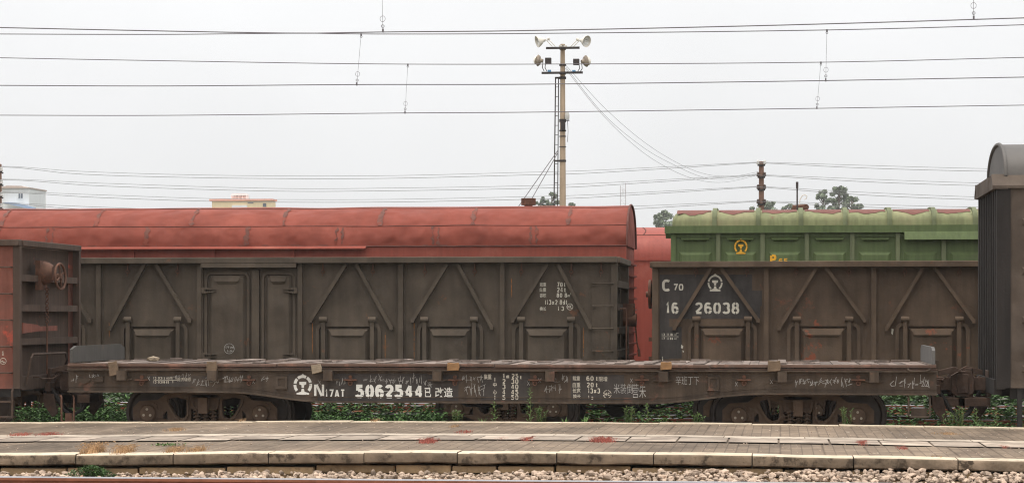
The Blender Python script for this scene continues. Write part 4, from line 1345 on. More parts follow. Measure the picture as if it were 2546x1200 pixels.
k.box(xe - .18, xe - .0, YLW + .1, ybk - .1, zb_ - .02, zb_ + .18)
k.build('end_wall', 'leftend', lw_)
k = MB()
for yy in (664, 730, 795, 861, 926):
    a, zz = wp(-12, yy, YLW); c = wx(29, YLW)
    k.tube([(a, YLW + .02, zz), (a, YLW - .06, zz), (c, YLW - .06, zz), (c, YLW + .02, zz)], .011, 6)
pieces(k, 'ladder_rung', 'leftend', lw_)
k = MB()                             # hand brake gear box
xq, zq = wp(107, 679, YLW + 1.1)
yh = YLW + 1.15
k.lathe([(0, 0), (.17, 0), (.19, .05), (.17, .16), (.12, .24), (0, .25)], (xe - .06, yh, zq), (1, 0, 0), 18)
k.box(xe - .06, xe + .02, yh - .18, yh + .18, zq - .26, zq + .20)
k.build('brake_gear', 'rustmetal', lw_)
k = MB()
cw = Vector((xe + .27, yh + .05, zq - .05))
k.ring(cw, (1, -.12, .05), .2, .02, 24, 6)
for i in range(4):
    a = R(20 + 90 * i)
    k.tube([cw, cw + Vector((0, math.cos(a) * .2, math.sin(a) * .2))], .016, 5)
k.cyl(cw - Vector((.05, 0, 0)), cw + Vector((.03, 0, 0)), .05, n=10)
k.build('brake_wheel', 'rustmetal', lw_)
k = MB()
z = zq - .25
for i in range(16):
    k.ring((xe + .06, yh + .04, z), (1, 0, 0) if i % 2 else (0, 1, 0), .024, .008, 8, 4)
    z -= .036
k.tube([(xe + .06, yh + .04, z + .02), (xe + .06, yh + .04, 1.0)], .014, 6)
k.build('brake_chain', 'rustmetal', lw_)
k = MB()
yy = YLW + .12
z0 = wz(60, 815, YLW + .2)
k.prismx([(yy, z0 - .08), (yy, z0 + .08), (yy + .7, z0 + .05), (yy + .85, z0 + .02), (yy + 1.75, z0 + .03), (yy + 1.75, z0 - .05), (yy + .8, z0 - .05)], xe - .02, xe + .02)
k.build('coupler_lever', 'leftwag', lw_)
k = MB()
yy0, yy1, zc_ = YLW + .25, ybk - 1.1, wz(60, 880, YLW + .5)
k.tube([(xe + .02, yy0, zb_ + .05), (xe + .10, yy0, zc_ - .05), (xe + .10, yy0 + .08, zc_), (xe + .10, yy1 - .1, zc_), (xe + .10, yy1, zc_ - .12), (xe + .03, yy1 + .1, zc_ - .22)], .018, 6)
k.build('handrail', 'leftend', lw_)
ms = Marks(YLW + .02)
ms.digits('1', 5, 872, 10, 884, .2).arc(8, 897, 7.5, 0, 360, 1.1, 20).scribble(3, 893, 13, 902, 2, 77, 1)
ms.build('data_lettering', 'cream', lw_)
k = MB()
k.box(xe - 13, xe - .02, YLW + .06, YLW + .12, zb_ - .12, zb_ + .1)
k.box(xe - 13, xe - .2, TR_FLAT - .25, TR_FLAT + .25, .72, zb_)
k.build('underframe', 'dark', lw_)
k = MB()
a, c = wx(-25, YLW), wx(31, YLW)
for xx in (a, c):
    k.tube([(xx, YLW + .02, zb_), (xx, YLW - .02, zb_ - .04), (xx, YLW - .02, wz(30, 1040, YLW))], .018, 6)
for yy in (998, 1036):
    zz = wz(30, yy, YLW); k.box(a, c, YLW - .05, YLW + .15, zz - .012, zz + .012)
k.build('step', 'leftend', lw_)
bogie(lw_, xe - 2.15, TR_FLAT, 0)
coupler(lw_, xe, TR_FLAT, 0, False)

# ------------------------------------------------------------------ dark van at the right edge
YV = 35.85
xv = wx(2478, YV); xv2 = xv + 15.5
vn = thing('covered_wagon', 'dark grey covered van with arched roof at the right edge', 'covered wagon', (xv + 7.7, TR_FLAT, 0), 'wagons in the yard')
yvb = 2 * TR_FLAT - YV
ze = wz(2500, 466, YV); zeb = wz(2500, 438, YV + .2); zap = 1.9 + (785 - 361) * (TR_FLAT * cY - wx(2520, TR_FLAT) * sY) / FPX; zvb = wz(2500, 964, YV)
k = MB()
k.box(xv + .12, xv2, YV + .03, YV + .06, zvb, ze); k.box(xv + .12, xv2, yvb - .06, yvb - .03, zvb, ze)
for i in range(11):                   # hammered dents as shallow pressings
    zz = zvb + .22 + i * (ze - zvb - .3) / 11
    x0 = xv + .36 + .06 * ((i * 7) % 3)
    k.frustum(x0, x0 + 1.2, zz, zz + .11, YV + .03, .05, .05)
    for j in range(1, 10):
        k.frustum(x0 + 1.35 * j, x0 + 1.35 * j + 1.25, zz, zz + .11, YV + .03, .05, .05)
k.build('side_wall', 'box', vn)
k = MB()
k.box(xv, xv + .12, YV, YV + .16, zvb - .02, ze); k.box(xv, xv + .12, yvb - .16, yvb, zvb - .02, ze)
k.box(xv + .12, xv + .2, YV + .005, YV + .03, zvb, ze)
pieces(k, 'corner_post', 'boxend', vn)
def van_prof(n=18, grow=0):
    return [(TR_FLAT + (1.5 + grow) * -math.cos(math.pi * i / n), zeb + (zap - zeb + grow) * max(0, math.sin(math.pi * i / n)) ** .8) for i in range(n + 1)]
k = MB()
k.box(xv + .06, xv + .09, YV + .16, yvb - .16, zvb, ze)
for i in range(9):
    y = YV + .35 + i * .315
    k.prism([(xv + .0, zvb), (xv + .06, zvb), (xv + .06, ze), (xv + .0, ze)], y - .045, y + .045)
k.box(xv - .03, xv + .08, YV + .1, yvb - .1, zvb - .1, zvb + .12)
k.build('end_wall', 'boxend', vn)
k = MB()
pf = van_prof()
n = len(pf)
P = [(xv + .15, y, z) for y, z in pf] + [(xv2, y, z) for y, z in pf]
k.add(P, [(i, i + 1, n + i + 1, n + i) for i in range(n - 1)] + [list(range(n))])
k.tube([(xv + .145, y, z) for y, z in pf], .03, 6)
for q in range(1, 9):
    k.tube([(xv + q * 1.75, y, z + .01) for y, z in pf], .025, 5)
k.build('roof', 'boxroof', vn)
k = MB()
for s_ in (-1, 1):
    yo = TR_FLAT + s_ * (TR_FLAT - YV + .02); yi = TR_FLAT + s_ * 1.48
    k.prismx([(yo, ze - .01), (yo, ze + .03), (yi, zeb + .03), (yi, zeb - .06)], xv - .06, xv2)
k.prismx([(YV - .02, ze - .02), (TR_FLAT - 1.48, zeb + .02), (TR_FLAT + 1.48, zeb + .02), (yvb + .02, ze - .02)], xv - .05, xv + .16)
k.build('eave', 'box', vn)
ms = Marks(YV + .03)
ms.digits('2', 2498, 942, 2507, 955, .2)
ms.build('data_lettering', 'cream', vn)
k = MB()
k.box(xv + .2, xv2, YV + .1, YV + .18, zvb - .16, zvb + .1)
k.box(xv + .2, xv2, TR_FLAT - .25, TR_FLAT + .25, .7, zvb)
k.box(xv + .3, xv + .37, YV + .05, YV + .12, .25, zvb)
k.build('underframe', 'dark', vn)
bogie(vn, xv + 2.3, TR_FLAT, 0)
coupler(vn, xv + .05, TR_FLAT, 0, True)

# ------------------------------------------------------------------ long red wagon with round roof
YR = 49.5
xr_ = wx(1557, YR); xr0 = xr_ - 16.4
rw = thing('covered_wagon', 'long red covered wagon with rounded roof and small chimney behind the dark open wagon', 'covered wagon', (xr_ - 8.2, TR_RED, ZG), 'wagons in the yard')
yrb = 2 * TR_RED - YR
zre = wz(1200, 611, YR)
def roof_z(px, py, Y): return 1.9 + (HY - py) * (Y * cY - wx(px, Y) * sY) / FPX
zra = roof_z(1100, 512.5, TR_RED - .35)
def red_pt(a, x, grow=0):            # a: 0 at the near eave, pi at the far one
    hw = TR_RED - YR
    dent = .012 * mnoise.noise((x * .55, a * 2.2, 3)) + .016 * mnoise.noise((x * .9, 8, a * .8)) * max(0, math.sin(a)) ** 4
    y = TR_RED - (hw + grow) * math.copysign(abs(math.cos(a)) ** .86, math.cos(a))
    return (x, y, zre + (zra - zre + grow) * max(0, math.sin(a)) ** .92 + dent)
NA, NXR = 28, 90
k = MB()
P = [red_pt(math.pi * j / NA, xr0 + (xr_ - xr0) * i / NXR) for i in range(NXR + 1) for j in range(NA + 1)]
k.add(P, [(i * (NA + 1) + j, (i + 1) * (NA + 1) + j, (i + 1) * (NA + 1) + j + 1, i * (NA + 1) + j + 1) for i in range(NXR) for j in range(NA)])
k.add([red_pt(math.pi * j / NA, xr_) for j in range(NA + 1)], [list(range(NA + 1))])
roof = k.build('roof', 'redroof', rw)
k = MB()
k.tube([red_pt(math.pi * j / NA, xr_ + .015, .012) for j in range(NA + 1)], .022, 6)
k.build('roof_rim', 'seamline', roof)
def ang_of(py, px=900):               # roof angle seen at that photo row
    best = min(range(1, 200), key=lambda q: abs(roof_row(q * math.pi / 400, px) - py))
    return best * math.pi / 400
def roof_row(a, px):
    x_, y_, z_ = red_pt(a, wx(px, YR))
    d = y_ * cY - x_ * sY
    return HY - (z_ - EYE) * FPX / d
a_mid, a_top = ang_of(562.5), ang_of(518)
k = MB()
for a in (a_mid, a_top):
    Lq = 140
    pts = [red_pt(a + .006 * mnoise.noise((i * .3, a, 0)), xr0 + (xr_ - xr0) * i / Lq, .004) for i in range(Lq + 1)]
    pt2 = [red_pt(a + .02, xr0 + (xr_ - xr0) * i / Lq, .004) for i in range(Lq + 1)]
    k.tube(pts, [.005 + .009 * abs(mnoise.noise((i * .21, a * 7, 2))) for i in range(Lq + 1)], 5)
pts = [(xr0 + (xr_ - xr0) * i / 140, YR - .008, zre + .004 * mnoise.noise((i * .5, 0, 0))) for i in range(141)]
k.tube(pts, [.010 + .012 * abs(mnoise.noise((i * .31, 3, 2))) for i in range(141)], 5)
pieces(k, 'roof_seam', 'seamline', roof)
def roof_patch(mb, px, a0, a1, w, seed):
    rd = random.Random(seed)
    n = 9
    x0 = wx(px, YR)
    P = []
    for i in range(n + 1):
        a = a0 + (a1 - a0) * i / n
        l, r_ = -w / 2 + rd.uniform(-.03, .03), w / 2 + rd.uniform(-.03, .03)
        P += [red_pt(a, x0 + l, .012), red_pt(a, x0 + r_, .012)]
    mb.add(P, [(2 * i, 2 * i + 1, 2 * i + 3, 2 * i + 2) for i in range(n)])
k = MB()
a_ev = ang_of(608)
for i, q in enumerate((-10, 120, 363, 613, 841, 1080, 1324)):
    if i % 3 == 1 or i > 3:          # outlined joints: two thin lines
        roof_patch(k, q - 5, a_ev, a_mid - .02, .035, i); roof_patch(k, q + 9, a_ev, a_mid - .02, .035, i + 50)
    else:
        roof_patch(k, q, a_ev, a_mid - .02, .10, i)
for i, q in enumerate((-5, 232, 470, 700, 940, 1172, 1411)):
    roof_patch(k, q, a_mid + .02, a_top - .03, .075, 20 + i)
rd = random.Random(12)
for i in range(13):
    q = 230 + i * 74 + rd.uniform(-20, 20)
    roof_patch(k, q, a_ev * .2 + .01, a_ev * .9, rd.uniform(.08, .22), 60 + i)
pieces(k, 'sealant_patch', 'seam', roof, smooth=False)
k = MB()
zwb = .9
k.box(xr0, xr_ - .02, YR + .01, YR + .05, zwb, zre); k.box(xr0, xr_ - .02, yrb - .05, yrb - .01, zwb, zre)
for q in (330, 530, 728, 130, 930, 1130, 1330):
    if q < 900:
        x0 = wx(q, YR); k.box(x0 - .04, x0 + .04, YR - .03, YR + .01, zwb, zre - .06)
k.box(xr0, xr0 + .02, YR + .05, yrb - .05, zwb, zre)
k.build('side_wall', 'redwag', rw)
k = MB()
k.box(xr_ - .08, xr_ - .03, YR + .05, yrb - .05, zwb, zre)
for yy in (652, 682, 711, 740, 769, 798, 827, 856, 885):
    zz = wz(1560, yy, YR)
    k.prismx([(YR + .0, zz - .02), (YR + .0, zz + .018), (yrb - .0, zz + .018), (yrb - .0, zz - .02)], xr_ - .03, xr_ + .035)
k.box(xr_ - .03, xr_ + .0, YR, YR + .12, zwb, zre - .01)
k.build('end_wall', 'redwag', rw)
k = MB()
x0, x1 = xr0, wx(911, YR)
z0, z1 = wz(600, 620, YR), wz(600, 614, YR)
k.prismx([(YR + .009, z1 + .02), (YR - .16, z0 + .02), (YR - .16, z0), (YR - .13, z0), (YR + .009, z1 - .0)], x0, x1)
k.build('rain_gutter', 'redwag', rw)
k = MB()
x0, z0 = wp(1314, 513, TR_RED)
zc0 = wz(1314, 510, TR_RED)
k.cyl((x0, TR_RED, zra - .1), (x0, TR_RED, zc0), .09, n=14)
k.cyl((x0, TR_RED, zc0), (x0, TR_RED, wz(1314, 493, TR_RED)), .155, n=16)
k.build('chimney', 'rustmetal', rw)
bogie(rw, xr_ - 2.3, TR_RED, ZG)
k = MB(); k.box(xr0, xr_ - .1, TR_RED - .3, TR_RED + .3, .75 + ZG, zwb + .02); k.box(xr0, xr_, YR + .1, YR + .2, zwb - .2, zwb + .02)
k.build('underframe', 'dark', rw)
coupler(rw, xr_, TR_RED, ZG, False)

# the second red wagon, seen in the gap
YR2 = 56.0
x0, x1 = wx(1330, YR2), wx(2150, YR2)
r2 = thing('covered_wagon', 'red covered wagon farthest back, seen in the gap beside the green wagon', 'covered wagon', ((x0 + x1) / 2, TR_FAR, ZG), 'wagons in the yard')
yb2 = 2 * TR_FAR - YR2
ze2 = wz(1610, 646, YR2)
za2 = roof_z(1610, 564.5, TR_FAR - .3)
k = MB(); k.box(x0, x1, YR2, YR2 + .05, .85, ze2); k.box(x0, x1, yb2 - .05, yb2, .85, ze2)
k.box(x0, x0 + .05, YR2 + .05, yb2 - .05, .85, ze2); k.box(x1 - .05, x1, YR2 + .05, yb2 - .05, .85, ze2)
k.box(x0, x1, YR2 - .02, YR2, ze2 - .02, ze2 + .02)
k.build('side_wall', 'redfar', r2)
k = MB()
pr = [(TR_FAR - 1.5 * math.copysign(abs(math.cos(a)) ** .8, math.cos(a)), ze2 + (za2 - ze2) * max(0, math.sin(a)) ** .9) for a in [math.pi * j / 24 for j in range(25)]]
P = [(x0, y, z) for y, z in pr] + [(x1, y, z) for y, z in pr]
k.add(P, [(i, i + 1, 26 + i, 25 + i) for i in range(24)] + [list(range(25)), list(range(25, 50))])
rr2 = k.build('roof', 'redfar', r2)
k = MB()
xs0 = wx(1597, YR2)
k.tube([(xs0 + .05 * math.sin(j), y, z + .004) for j, (y, z) in enumerate(pr[6:11])], .012, 5)
for frac in (4,):
    y, z = pr[6]
    k.tube([(x0, y, z), (x1, y, z)], .012, 5)
pieces(k, 'roof_seam', 'seamline', rr2)
bogie(r2, wx(1500, YR2), TR_FAR, ZG)
k = MB(); k.box(x0, x1, TR_FAR - .4, TR_FAR + .4, .5, .86); k.build('underframe', 'dark', r2)

# ------------------------------------------------------------------ green wagon
YGR = 49.6
xg0 = wx(1668, YGR); xg1 = xg0 + 15.0
gw = thing('covered_wagon', 'green covered wagon with pale ribbed roof and yellow railway emblem', 'covered wagon', (xg0 + 7.5, TR_RED, ZG), 'wagons in the yard')
ygb = 2 * TR_RED - YGR
zge0, zge1 = wz(2000, 579, YGR), wz(2000, 560.5, YGR)
k = MB()
k.box(xg0, xg1, YGR + .02, YGR + .06, .9, zge0); k.box(xg0, xg1, ygb - .06, ygb - .02, .9, zge0)
k.box(xg0, xg1, YGR - .012, YGR + .02, wz(2000, 589, YGR), zge0 - .001)
pc = [1672, 1786, 1896, 2006, 2119, 2232, 2346, 2460]
for a, c in zip(pc, pc[1:]):
    A, z1 = wp(a + 18, 596, YGR); C, z0 = wp(c - 18, 600, YGR)
    wedge(k, A, C, z1, z0, YGR + .019, .06, .07)
    A, z1 = wp(a + 16, 626, YGR); C, z0 = wp(c - 16, 670, YGR)
    k.frustum(A, C, z0, z1, YGR + .02, .05, .06)
k.build('side_wall', 'green', gw)
for q in pc[1:-1]:
    k = MB(); x0 = wx(q, YGR)
    k.box(x0 - .043, x0 + .043, YGR - .055, YGR + .019, .9, zge0 - .001)
    k.build('side_post', 'greenrib', gw)
k = MB()
k.box(xg0 + .0, xg0 + .10, YGR - .04, YGR + .12, .9, zge0 - .002)
k.build('corner_post', 'green', gw)
k = MB(); k.box(xg0 - .0, xg0 + .03, YGR + .12, ygb - .12, .9, zge0); k.build('end_wall', 'green', gw)
k = MB()
xa = wx(1653, YGR)
k.box(xa, xg1, YGR - .10, YGR + .02, zge0 + .002, zge1)
k.box(xa, xg1, ygb - .02, ygb + .10, zge0 + .002, zge1)
k.box(xa, xa + .1, YGR + .02, ygb - .02, zge0 + .002, zge1 - .003)
k.prismx([(YGR - .10, zge0 + .001), (YGR - .02, zge0 - .10), (YGR + .02, zge0 - .10), (YGR + .02, zge0 + .001)], xa + .02, xg0 + .0)
k.build('eave', 'green', gw)
k = MB()
x0, z0 = wp(2248, 596, YGR)
k.prismx([(YGR - .102, zge0 + .02), (YGR - .16, wz(2248, 592, YGR)), (YGR - .17, z0), (YGR - .06, z0), (YGR - .05, zge0 + .001)], x0, xg1)
k.build('door_rail', 'green', gw)
zga = roof_z(2000, 522, TR_RED - .5)
xgr = wx(1672, TR_RED - 1.2)
def green_pt(a, x, grow=0):
    hw = 1.42
    return (x, TR_RED - (hw + grow) * math.copysign(abs(math.cos(a)) ** .55, math.cos(a)), zge1 + (zga - zge1 + grow) * max(0, math.sin(a)) ** .62)
def roofstrip(mb, x0, x1, grow, n=26, cap=True, flare=0):
    A = [green_pt(math.pi * j / n, x0, grow) for j in range(n + 1)]
    Bp = [green_pt(math.pi * j / n, x1, grow) for j in range(n + 1)]
    mb.add(A + Bp, [(j, j + 1, n + 2 + j, n + 1 + j) for j in range(n)] + ([list(range(n + 1)), list(range(n + 1, 2 * n + 2))] if cap else []))
k = MB()
n = 26
xs_r = [xgr, xgr + .05, xgr + .12, xgr + .24, xg1]
gs = [-.14, -.07, -.03, 0, 0]
rows = [[green_pt(math.pi * j / n, x_, g_) for j in range(n + 1)] for x_, g_ in zip(xs_r, gs)]
P = [q for r_ in rows for q in r_]
k.add(P, [(i * (n + 1) + j, i * (n + 1) + j + 1, (i + 1) * (n + 1) + j + 1, (i + 1) * (n + 1) + j) for i in range(len(rows) - 1) for j in range(n)] + [list(range(n + 1))])
groof = k.build('roof', 'greenroof', gw)
ribs = [1777, 1885, 1991, 2101, 2211, 2321, 2423]
for q in ribs:
    k = MB(); x0 = wx(q, YGR + .2)
    roofstrip(k, x0 - .045, x0 + .045, .05)
    k.box(x0 - .038, x0 + .038, YGR + .12, YGR + .2, zge1 - .0, zge1 + .12)
    k.build('roof_rib', 'greenrib', groof)
k = MB()                              # bare rusted upper sheet edges between the ribs, ragged outlines
rd = random.Random(31)
xr_list = [wx(1672, YGR)] + [wx(q, YGR + .2) for q in ribs] + [wx(2530, YGR)]
for a, c in zip(xr_list, xr_list[1:]):
    m_ = 40
    P = []
    ph = rd.uniform(0, 9)
    lo_b, hi_b = rd.uniform(.58, .70), 1.25
    for i in range(m_ + 1):
        t = i / m_
        x_ = a + .08 + (c - a - .16) * t
        lo = lo_b + .24 * mnoise.noise((x_ * 2.3, ph, 0)) + .14 * mnoise.noise((x_ * 8, ph, 0)) + .10 * math.cos(t * math.pi * 2)
        P += [green_pt(min(lo, hi_b - .01) + (hi_b - lo) * j_ / 4, x_, .008) for j_ in range(5)]
    k.add(P, [(5 * i + j_, 5 * i + j_ + 1, 5 * i + j_ + 6, 5 * i + j_ + 5) for i in range(m_) for j_ in range(4)])
pieces(k, 'rust_patch', 'maroon', groof, smooth=False)
ms = Marks(YGR - .031)
ms.emblem(1842, 613, 14.5, [(6, 52), (56, 92), (96, 136), (140, 178), (182, 226), (-46, 2)], 4)
ms.build('emblem', 'yellow', gw)
ms = Marks(YGR - .031)
ms.digits('P', 1914, 632, 1931, 656, .24).digits('65', 1936, 642, 1959, 657, .2, .2)
ms.build('type_lettering', 'yellow', gw)
bogie(gw, xg0 + 2.3, TR_RED, ZG)
k = MB(); k.box(xg0, xg1, TR_RED - .3, TR_RED + .3, .75 + ZG, .92); k.box(xg0, xg1, YGR + .1, YGR + .2, .72, .92)
k.build('underframe', 'dark', gw)

# ------------------------------------------------------------------ overhead lines
def path3(pts, Y, n=40, ext=False):
    # smooth curve through measured photo points
    if ext:                           # the line runs on past the frame
        (a0, b0), (a1, b1) = pts[0], pts[1]
        (c0, d0), (c1, d1) = pts[-2], pts[-1]
        pts = [(a0 - 1700, b0 - (b1 - b0) / (a1 - a0) * 1700)] + list(pts) + [(c1 + 1700, d1 + (d1 - d0) / (c1 - c0) * 1700)]
    xs = [p_[0] for p_ in pts]; ys = [p_[1] for p_ in pts]
    out = []
    for i in range(n + 1):
        q = xs[0] + (xs[-1] - xs[0]) * i / n
        j = max(k_ for k_ in range(len(xs) - 1) if xs[k_] <= q + 1e-6)
        j = min(j, len(xs) - 2)
        def sl(a): 
            if a <= 0: return (ys[1] - ys[0]) / (xs[1] - xs[0])
            if a >= len(xs) - 1: return (ys[-1] - ys[-2]) / (xs[-1] - xs[-2])
            return (ys[a + 1] - ys[a - 1]) / (xs[a + 1] - xs[a - 1])
        h = xs[j + 1] - xs[j]; t = (q - xs[j]) / h
        y = (2 * t**3 - 3 * t**2 + 1) * ys[j] + (t**3 - 2 * t**2 + t) * h * sl(j) + (-2 * t**3 + 3 * t**2) * ys[j + 1] + (t**3 - t**2) * h * sl(j + 1)
        Yq = Y(q) if callable(Y) else Y
        X, Z = wp(q, y, Yq)
        out.append((X, Yq, Z))
    return out
def catenary(label, Y, contact, mess, drops, x0):
    t = thing('overhead_line', label, 'overhead line', (0, Y, 5.8), 'overhead lines above the tracks')
    MB().tube(path3(contact, Y, 90, True), .0085, 6).build('contact_wire', 'wire', t)
    if mess:
        MB().tube(path3(mess, Y + .05, 90, True), .0085, 6).build('messenger_wire', 'wire', t)
    for (xa, ya), (xb, yb_) in drops:
        k = MB()
        X0, Z0 = wp(xa, ya, Y + .05); X1, Z1 = wp(xb, yb_, Y)
        u_ = Vector((X1 - X0, -.05, Z1 - Z0)); L_ = u_.length; u_.normalize()
        A = Vector((X0, Y + .05, Z0)); B = Vector((X1, Y, Z1))
        k.tube([A, B - u_ * .05], .0032, 5)
        k.ring(B - u_ * .20, (0, 1, 0), .045, .0035, 18, 5)
        k.v[-18 * 5:] = [(B.x + (a - B.x) * .9, b_, c) for a, b_, c in k.v[-18 * 5:]]
        k.box(B.x - .013, B.x + .013, Y - .014, Y + .014, B.z - .015, B.z + .045)
        k.ring(B - u_ * .085, (0, 1, .3), .022, .005, 10, 5)
        k.cyl(A + Vector((0, 0, -.03)), A + Vector((0, 0, .012)), .017, n=8)
        k.ring(A - Vector((0, 0, .05)), (0, 1, 0), .018, .005, 10, 5)
        k.build('dropper', 'wire', t)
    return t
catenary('uppermost contact wire over the flat wagon track, hung from droppers cut by the top edge', 37.55,
         [(-300, 62), (0, 69), (480, 79), (760, 83), (950, 80), (1280, 77), (1900, 64), (2546, 45), (2900, 33)],
         [(-300, -190), (500, -130), (950, -100), (1500, -110), (2420, -160), (2900, -200)], [((948, -100), (952, 79)), ((2418, -160), (2421, 47))], 0)
catenary('overhead line pair with droppers in the middle of the sky, over the dark open wagons', 44.65,
         [(-300, 211), (0, 212.5), (400, 214), (890, 210.5), (1280, 210), (1900, 203), (2546, 192), (2900, 186)],
         [(-300, 83), (0, 85), (400, 86), (760, 83), (900, 85), (1280, 84), (2056, 75), (2546, 62), (2900, 50)], [((898, 85), (887, 211)), ((2056, 75), (2053, 201))], 0)
catenary('lowest overhead line pair with droppers, over the red and green wagons', 51.1,
         [(-300, 285), (0, 286.5), (400, 287), (1007, 281), (1280, 279.5), (2031, 269.5), (2546, 261.5), (2900, 256)],
         [(-300, 137), (0, 144), (500, 153), (900, 159), (1280, 160), (2041, 155), (2546, 143), (2900, 133)], [((1014, 160), (1007, 281)), ((2041, 155), (2031, 269.5))], 0)

# ------------------------------------------------------------------ lamp pole
YP = 82.0
xp, zp0 = wp(1399, 515, YP)
lp = thing('lamp_pole', 'tall tan concrete lamp pole with four floodlights and a ladder', 'lamp pole', (xp, YP, -.6), None)
xt, ztp = wp(1399.5, 110, YP)
s_p = mpp(1400, YP)
k = MB(); k.lathe([(0, 0), (9.3 * s_p, 0), (8 * s_p, zp0 + .6), (5.6 * s_p, ztp + .6), (0, ztp + .6)], (xp, YP, -.6), (0, 0, 1), 18)
k.build('pole', 'concrete', lp)
def arm(x0, x1, y):
    k = MB(); a, z = wp(x0, y, YP); c = wx(x1, YP)
    k.box(a, c, YP - .22, YP - .13, z - .035, z + .035)
    k.box(xp - .1, xp + .1, YP - .13, YP + .12, z - .04, z + .04)
    return k.build('crossarm', 'ironblack', lp)
arm(1359, 1442, 121.5); arm(1348, 1450, 183)
def flood(px, py, ax, r, L_, m, box_, m_in):
    f = MB()
    x, z = wp(px, py, YP)
    ax = Vector(ax).normalized()
    o = Vector((x, YP - .2, z))
    f.lathe([(0, -.02), (.06, -.02), (.07, .05), (.10, .08), (r * .75, L_ * .55), (r * .95, L_ * .85), (r, L_), (r * .93, L_ - .005), (r * .72, L_ * .57)], o, ax, 22)
    root_ = f.build('floodlight', m, lp)
    g_ = MB(); g_.lathe([(r * .93, L_ - .01), (r * .7, L_ * .55), (.09, .10), (0, .10)], o, ax, 22)
    g_.lathe([(0, L_ * .85), (.03, L_ * .8), (.035, L_ * .4), (0, L_ * .3)], o, ax, 8)
    g_.build('reflector', m_in, root_)
    h = MB()
    bx = o - ax * .08
    if box_:
        sx = -1 if ax.x > 0 else 1
        h.box(bx.x + sx * .02, bx.x + sx * .22, YP - .30, YP - .10, bx.z - .10, bx.z + .10)
        base_z = wz(px, 182, YP)
        for dx in (.0, .09):
            h.tube([(bx.x - sx * .06 + sx * dx, YP - .2, bx.z - .05), (bx.x - sx * .08 + sx * dx, YP - .2, bx.z - .22), (bx.x - sx * .02 + sx * dx, YP - .19, base_z + .04)], .014, 5)
    else:
        sx = -1 if ax.x > 0 else 1
        h.cyl(bx + Vector((sx * .02, 0, 0)), bx + Vector((sx * .10, 0, .03)), .055, n=10)
        base_z = wz(px, 121, YP)
        for dx in (0, .10):
            h.tube([(bx.x + sx * (dx - .04), YP - .2, bx.z + .0), (bx.x + sx * (.20 + dx), YP - .19, base_z + .04)], .016, 5)
        h.box(bx.x + sx * .42, bx.x + sx * .58, YP - .21, YP - .15, base_z + .036, base_z + .09)
    h.build('lamp_bracket', 'ironblack' if box_ else 'lampwhite', root_)
    return root_
flood(1355, 101, (-1, -.42, -.32), .20, .27, 'lampwhite', False, 'reflector')
flood(1446, 102, (.92, -.70, -.28), .20, .27, 'lampwhite', False, 'reflector')
fl_ = flood(1350, 153, (-1, .18, .10), .20, .16, 'lamptan', True, 'lens')
fr_ = flood(1448, 155, (.85, .45, .14), .20, .16, 'lamptan', True, 'lens')
for px_, py_, p_ in ((1333, 151, fl_), (1465, 153, fr_)):
    k = MB(); x, z = wp(px_, py_, YP)
    dx = -1 if px_ < 1400 else 1
    k.lathe([(.16, 0), (.15, .04), (.10, .09), (0, .11)], (x - dx * .05, YP - .15, z), (dx, .35, .25), 18)
    k.build('lens', 'lens', p_)
for q, yy in ((1367, 178), (1428, 178.5)):
    k = MB(); x, z = wp(q, yy, YP); k.box(x - .055, x + .055, YP - .22, YP - .12, z - .03, z + .035); k.build('junction_box', 'blue', lp)
k = MB()
a0, z0 = wp(1381.5, 193, YP); a1, z1 = wp(1377.5, 515, YP); b0 = wx(1389, YP); b1 = wx(1386.5, YP)
yl = YP - .02
k.tube([(a0, yl, z0), (a1, yl, z1), (a1 - .03, yl, -.5)], .022, 6)
k.tube([(b0, yl, z0 + .02), (b1, yl, z1), (b1 - .03, yl, -.5)], .018, 6)
k.tube([(a0, yl, z0), (b0 + .12, yl, z0)], .02, 6)
nr = 32
for i in range(nr):
    t = i / nr
    z = z0 + (-.4 - z0) * t
    tt = (z0 - z) / (z0 - z1)
    k.tube([(a0 + (a1 - a0) * tt, yl, z), (b0 + (b1 - b0) * tt, yl, z)], .010, 5)
for yy in (194, 400):
    x, z = wp(1383, yy, YP); k.box(x - .04, x + .3, yl - .03, yl + .03, z - .03, z + .03)
k.build('ladder', 'ironblack', lp)
k = MB()
for yy, hh in ((162, .03), (194, .04), (300, .05), (325, .025), (339, .015), (365, .012), (400, .035)):
    x, z = wp(1399, yy, YP)
    k.lathe([(7.8 * s_p, -hh), (8.6 * s_p, -hh), (8.6 * s_p, hh), (7.8 * s_p, hh)], (x, YP, z), (0, 0, 1), 16)
pieces(k, 'pole_band', 'ironblack', lp)
k = MB()
x, z = wp(1400, 313, YP)
k.box(x - .07, x + .09, YP - .2, YP - .1, z - .16, z + .14)
k.box(x + .0, x + .22, YP - .2, YP - .05, z + .16, z + .19)
k.tube([(x + .16, YP - .12, z + .16), (x + .18, YP - .12, z - .2), (x + .16, YP - .12, z - .55)], .009, 5)
k.build('switch_box', 'ironblack', lp)
k = MB(); x, z = wp(1411, 297, YP)
k.lathe([(0, 0), (.07, 0), (.08, .05), (.08, .15), (.06, .17), (.065, .22), (0, .23)], (x, YP - .12, z), (0, 0, 1), 14)
k.build('siren', 'porcelain', lp)
